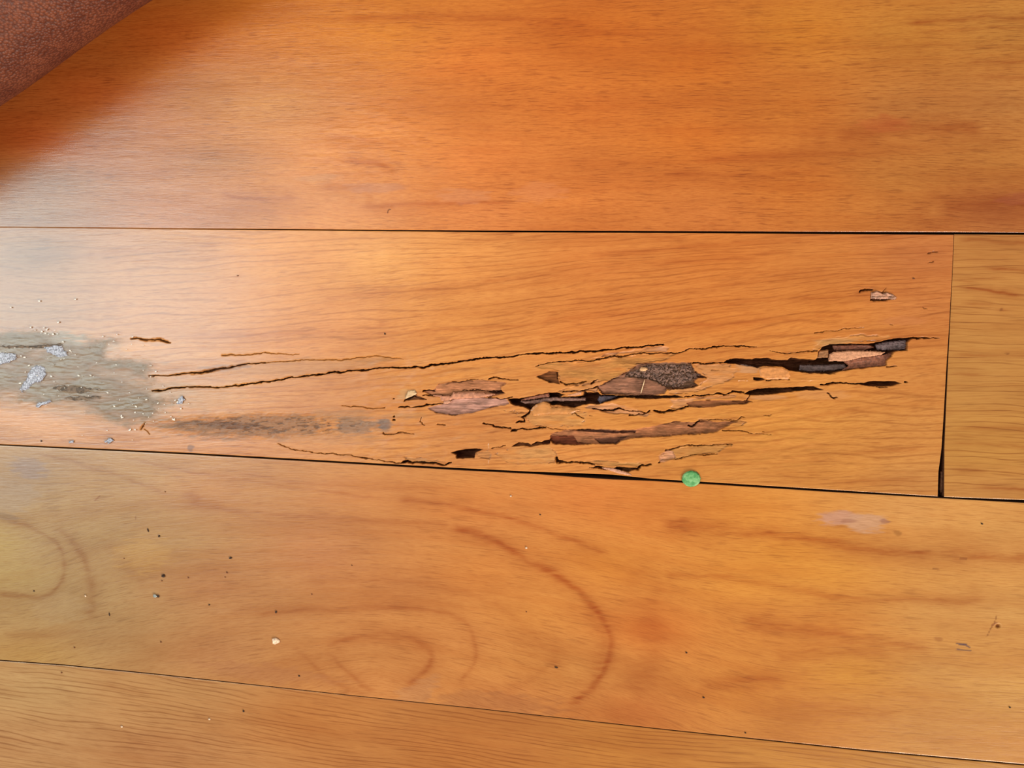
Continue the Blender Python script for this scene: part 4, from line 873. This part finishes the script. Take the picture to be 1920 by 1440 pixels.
# ------------------------------------------------------------------ leather cushion, upper left corner
def cushion():
    a = np.array(pt(0, 196)); b = np.array(pt(290, 0))
    e = (b - a) / np.linalg.norm(b - a); n = np.array((e[1], -e[0]))       # n points to the open floor
    r = .040; L = .62; Wd = .30
    mid = (a + b) / 2
    # tangent of the lens ray on the round edge
    v = CAM[:2] - mid; th = math.atan2(v.dot(n), CAM[2])
    c = (r * math.sin(th) - r) / math.cos(th)
    bm = bmesh.new(); bmesh.ops.create_cube(bm, size=1)
    for q in bm.verts: q.co = (q.co.x * L, q.co.y * Wd, q.co.z * 2 * r)
    bmesh.ops.bevel(bm, geom=list(bm.edges), offset=r * .985, segments=14, profile=.5, affect='EDGES')
    bmesh.ops.subdivide_edges(bm, edges=[x for x in bm.edges if x.calc_length() > .05], cuts=24, use_grid_fill=True)
    for q in bm.verts:
        u = q.co.x / (L / 2); w = q.co.y / (Wd / 2)
        if q.co.z > 0: q.co.z *= 1 + .10 * max(0, 1 - u * u) * max(0, 1 - w * w)
        q.co.y += .0012 * math.sin(q.co.x * 38) * (1 if w > 0 else 0)
    me = bpy.data.meshes.new('leather_cushion'); bm.to_mesh(me); bm.free()
    for p in me.polygons: p.use_smooth = True
    m, nt, bs = nodes('grained_brown_leather')
    tc = N(nt, 'ShaderNodeTexCoord')
    vo = N(nt, 'ShaderNodeTexVoronoi'); vo.inputs['Scale'].default_value = 640; vo.feature = 'F1'; nt.links.new(tc.outputs['Object'], vo.inputs['Vector'])
    no = N(nt, 'ShaderNodeTexNoise'); no.inputs['Scale'].default_value = 60; no.inputs['Detail'].default_value = 4; nt.links.new(tc.outputs['Object'], no.inputs['Vector'])
    nf = N(nt, 'ShaderNodeTexNoise'); nf.inputs['Scale'].default_value = 900; nf.inputs['Detail'].default_value = 3; nt.links.new(tc.outputs['Object'], nf.inputs['Vector'])
    col = mixc(nt, ramp(nt, no.outputs['Fac'], .35, .65), tuple(lin((98, 48, 32))), tuple(lin((118, 63, 42))))
    col = mixc(nt, ramp(nt, vo.outputs['Distance'], .35, .7, 0, .6), col, tuple(lin((64, 30, 24))))
    nt.links.new(col, bs.inputs['Base Color']); bs.inputs['Roughness'].default_value = .5; bs.inputs['Specular IOR Level'].default_value = .3
    bp = N(nt, 'ShaderNodeBump'); bp.inputs['Strength'].default_value = .9; bp.inputs['Distance'].default_value = .0009; bp.invert = True
    hh = mathn(nt, 'ADD', vo.outputs['Distance'], mathn(nt, 'MULTIPLY', nf.outputs['Fac'], .5))
    nt.links.new(hh, bp.inputs['Height']); nt.links.new(bp.outputs[0], bs.inputs['Normal'])
    me.materials.append(m)
    o = link(bpy.data.objects.new('leather_cushion', me))
    # local +y edge lies along e, facing n
    ang = math.atan2(e[1], e[0]) + math.pi      # local y -> n
    cen = mid + n * (c + r - Wd / 2) - n * 0
    o.location = (cen[0], cen[1], r * 1.0 + .0004)
    o.rotation_euler = (0, 0, ang)
    tag(o, 'reddish brown grained leather cushion with a rounded edge, in the upper left corner', 'cushion')
cushion()

# ------------------------------------------------------------------ green disc
gm, nt, b = nodes('green_paper_disc')
tc = N(nt, 'ShaderNodeTexCoord')
t1 = N(nt, 'ShaderNodeTexNoise'); t1.inputs['Scale'].default_value = 420; t1.inputs['Detail'].default_value = 4; nt.links.new(tc.outputs['Object'], t1.inputs['Vector'])
nt.links.new(mixc(nt, ramp(nt, t1.outputs['Fac'], .35, .65), tuple(lin((64, 132, 72))), tuple(lin((118, 170, 112)))), b.inputs['Base Color'])
b.inputs['Roughness'].default_value = .6
bp = N(nt, 'ShaderNodeBump'); bp.inputs['Strength'].default_value = .4; bp.inputs['Distance'].default_value = .0004
nt.links.new(t1.outputs['Fac'], bp.inputs['Height']); nt.links.new(bp.outputs[0], b.inputs['Normal'])
disc = slab('green_disc', [(1296 + 17.6 * math.cos(a * .3927 + .2), 897.6 + 15.0 * math.sin(a * .3927 + .2)) for a in range(16)], .0003, .0010, gm, None, (0, 0), .8, .10, 2.2, .5, 81)
tag(disc, 'small round green paper disc lying over the gap below the rotten board', 'disc')

# ------------------------------------------------------------------ straw in the pit
def rod(name, a, b, za, zb, r, mat, parent=None, bend=0.):
    ax, ay = pt(*a); bx, by = pt(*b)
    A = Vector((ax, ay, za)); B = Vector((bx, by, zb)); bm = bmesh.new(); n = 8; k = 6; rings = []
    d = (B - A).normalized(); s = d.cross(Vector((0, 0, 1))).normalized(); u = s.cross(d)
    for i in range(k + 1):
        t = i / k; c = A.lerp(B, t) + s * bend * math.sin(math.pi * t); rr = r * (1 - .45 * abs(2 * t - 1) ** 3)
        rings.append([bm.verts.new(c + s * rr * math.cos(2 * math.pi * j / n) + u * rr * math.sin(2 * math.pi * j / n)) for j in range(n)])
    for i in range(k):
        for j in range(n): bm.faces.new((rings[i][j], rings[i][(j + 1) % n], rings[i + 1][(j + 1) % n], rings[i + 1][j]))
    bm.faces.new(rings[0][::-1]); bm.faces.new(rings[-1])
    me = bpy.data.meshes.new(name); bm.to_mesh(me); bm.free(); me.materials.append(mat)
    for p in me.polygons: p.use_smooth = True
    return link(bpy.data.objects.new(name, me), parent)
st = rod('straw_fibre', (1209, 712), (1201.5, 738), board_z(1209, 712) + .0006, board_z(1201.5, 737) + .0006, .00022, plain('pale_straw', (250, 214, 170), .5))
tag(st, 'short pale straw fibre lying across the brown pit of the rotten board', 'fibre')

# ------------------------------------------------------------------ crumbs of dirt
m_black = plain('dark_dirt', (52, 30, 20), .7, .3, 900, .3)
m_brown = plain('brown_dirt', (120, 66, 36), .7, .3, 900, .3)
m_pale = plain('pale_chip_crumb', (240, 206, 178), .5, .3, 700, .4)
m_slate = plain('grey_grit', (150, 156, 156), .4, .4, 900, .5, .4)
_rng = random.Random(11)
def crumb(name, px, py, rx, ry, ang, mat, label, group=None, zbase=0., cat='crumb', h=.6):
    bm = rock(_rng, 1., 2)
    x, y = pt(px, py); k = .00031
    for v in bm.verts: v.co = Vector((v.co.x * rx * k, v.co.y * ry * k, v.co.z * min(rx, ry) * k * h))
    me = bpy.data.meshes.new(name); bm.to_mesh(me); bm.free(); me.materials.append(mat)
    o = link(bpy.data.objects.new(name, me)); zmin = min(v.co.z for v in me.vertices)
    o.location = (x, y, zbase - zmin); o.rotation_euler = (0, 0, ang)
    tag(o, label, cat, group)
    return o
G1 = 'tiny dark dirt specks scattered on the wide lower board'
L1 = 'tiny dark speck of dirt scattered on the wide lower floorboard'
crumb('dirt_crumb', 278, 994, 1.6, 4.2, .35, m_black, 'thin upright black crumb, uppermost of the dark crumbs at lower left')
crumb('dirt_crumb', 299, 1005, 2.6, 2.2, .3, m_black, 'round black crumb just right of the thin upright one at lower left')
crumb('dirt_crumb', 307, 1079.5, 4.4, 3.2, .5, m_black, 'largest black crumb, above the grey grit on the wide lower board')
crumb('dirt_crumb', 432.5, 1046, 3.6, 2., .2, m_black, 'flat black crumb lying farthest right among the upper dark crumbs at lower left')
crumb('dirt_crumb', 518, 1147, 1.8, 3.2, -.3, m_black, 'black oblong crumb above the white chip on the wide lower board')
crumb('dirt_crumb', 205.5, 1152, 1.2, 4.2, .2, m_black, 'thin dark sliver standing alone left of the grey grit')
crumb('dirt_crumb', 457, 1333, 2.2, 2., 0, m_black, 'black round crumb on the lowest floorboard', None)
crumb('dirt_crumb', 116, 1261, 1.7, 1.6, 0, m_brown, 'brown crumb near the left end of the lowest floorboard')
crumb('grit', 292, 1117, 4.6, 3.4, 0, m_slate, 'light grey piece of grit with a dark side, below the largest black crumb', cat='grit')
crumb('grit', 297.5, 1117.5, 2.4, 2.8, 0, m_black, 'dark grain touching the right side of the light grey grit', cat='grit')
wc = slab('white_chip', [(511, 1197), (518, 1196), (524, 1200), (525, 1204), (516, 1208), (511, 1206)], .0003, .0009, m_pale, None, (0, 0), .6, .3, 2, .5, 91)
tag(wc, 'white angular chip on the wide lower floorboard, largest of the pale specks', 'chip')
for (a, b, rx, ry, an, lb) in [
    (304, 1089, 1.6, 1.3, 0, 'tiny brown speck just under the largest black crumb'),
    (353.5, 1083, 1.5, 1.6, 0, 'small brown dot right of the largest black crumb, level with it'),
    (426, 1073.5, 1.6, 1.9, .5, 'upper of two small brown dots below the flat black crumb'),
    (422.5, 1082, 1.2, 1.4, .5, 'lower of two small brown dots below the flat black crumb'),
    (392.5, 1134, 2.2, 1.3, .3, 'small slanted brown speck between the grey grit and the black oblong crumb'),
    (302, 1203.5, 1.6, 1.8, 0, 'small brown dot low on the wide lower board, well under the grey grit'),
    (140, 1214, 1.6, 1.5, 0, 'lone brown dot under the knot at the left, close to the lowest joint'),
    (561, 1267, 2., 1.5, -.3, 'brown speck below and right of the white chip, near the lowest joint'),
    (585, 1114, 1.3, 1.3, 0, 'faint brown dot above and right of the black oblong crumb'),
    (310, 922, 1.3, 1.3, 0, 'faint brown dot above the round black crumb, near the end of a curved grain line'),
    (660, 1060, 1.4, 1.2, 0, 'faint brown dot above the oval rings, left of their top'),
    (1013, 965, 2., 1.2, 0, 'dark flat speck under the widest part of the gap below the rotten board'),
    (1319, 1307.5, 2.4, 1.3, -.2, 'dark flat speck low on the wide board, right of the oval rings'),
    (1287, 1223.5, 2., 1.4, 0, 'dark speck right of the large dark ring, upper of the pair there'),
    (1397.5, 1374, 1.8, 1.2, 0, 'brown speck just above the lowest joint, right of the oval rings'),
    (1841, 982, 2., 1.3, 0, 'dark speck under the short pale board, near the right edge'),
    (1893, 1326, 1.7, 1.5, 0, 'black dot at the far lower right of the wide board'),
    (1043, 1251, 3.6, 1.5, -.1, 'long dark speck inside the large dark ring, at its right'),
    (64, 1108, 1.8, 1.5, 0, 'dark dot on the rim of the yellowish knot at the left edge'),
    (233, 1047, 1.4, 1.2, 0, 'faint brown dot left of the largest black crumb'),
    (987, 1147, 1.5, 1, 0, 'small brown dot between the two right-hand arcs of the oval rings')]:
    crumb('dirt_speck', a, b, rx, ry, an, m_brown if rx < 1.7 else m_black, lb, G1, cat='speck')
for (a, b, rx, ry, lb) in [(393, 1348, 2.6, 1.8, 'pale peach crumb nearer the middle on the lowest floorboard'), (229, 1362, 2.4, 2.2, 'pale peach crumb lower left on the lowest floorboard'),
                           (161, 1117, 2.2, 2., 'pale peach crumb at the left, beside the brown ring of the knot'), (987, 1027, 2.2, 2., 'pale peach crumb below the rotten board, above the large dark ring'),
                           (958, 930, 1.8, 1.6, 'pale peach crumb close under the gap of the rotten board')]:
    crumb('pale_crumb', a, b, rx, ry, .4, m_pale, lb)
crumb('dirt_speck', 722, 626, 1.6, 2., 0, m_black, 'black speck on the sound wood above the long crack', cat='speck')
crumb('dirt_speck', 446, 517, 2.4, 1.2, 0, m_brown, 'brown speck in the plain upper left part of the rotten board', cat='speck')
crumb('dirt_speck', 1713, 522.5, 2., 1.3, 0, m_brown, 'brown speck right above the loose torn chip', cat='speck')
crumb('dirt_speck', 78, 827, 1.8, 1.8, 0, m_black, 'black speck beside the left gap, below the crusted varnish', cat='speck')
# loose torn chip on the rotten board
lc = slab('torn_chip', [(1632, 560), (1633, 548), (1645, 546), (1655, 551), (1662, 548), (1674, 552), (1681, 558), (1678, 562), (1664, 561), (1648, 561)], .0000, .0008, plain('torn_chip_wood', (172, 122, 98), .5, .8, 600, .4, .45), None, (.0, .03), .7, .7, 2, 1., 95)
tag(lc, 'small torn brownish chip sticking up near the right end of the rotten board', 'chip')
# short curled hair on the upper board
def hair():
    pts = [(727, 400), (727.5, 396), (729, 393.5), (733, 392.5)]
    cu = bpy.data.curves.new('curled_hair', 'CURVE'); cu.dimensions = '3D'; cu.bevel_depth = .00016; cu.bevel_resolution = 2
    sp = cu.splines.new('POLY'); sp.points.add(3)
    for i, (a, b) in enumerate(pts):
        x, y = pt(a, b); sp.points[i].co = (x, y, .0002, 1)
    tmp = bpy.data.objects.new('tmp', cu); me = bpy.data.meshes.new_from_object(tmp); bpy.data.objects.remove(tmp)
    me.name = 'curled_hair'; me.materials.clear(); me.materials.append(m_brown)
    o = link(bpy.data.objects.new('curled_hair', me)); tag(o, 'tiny curled brown hair on the upper floorboard near its lower gap', 'hair')
hair()
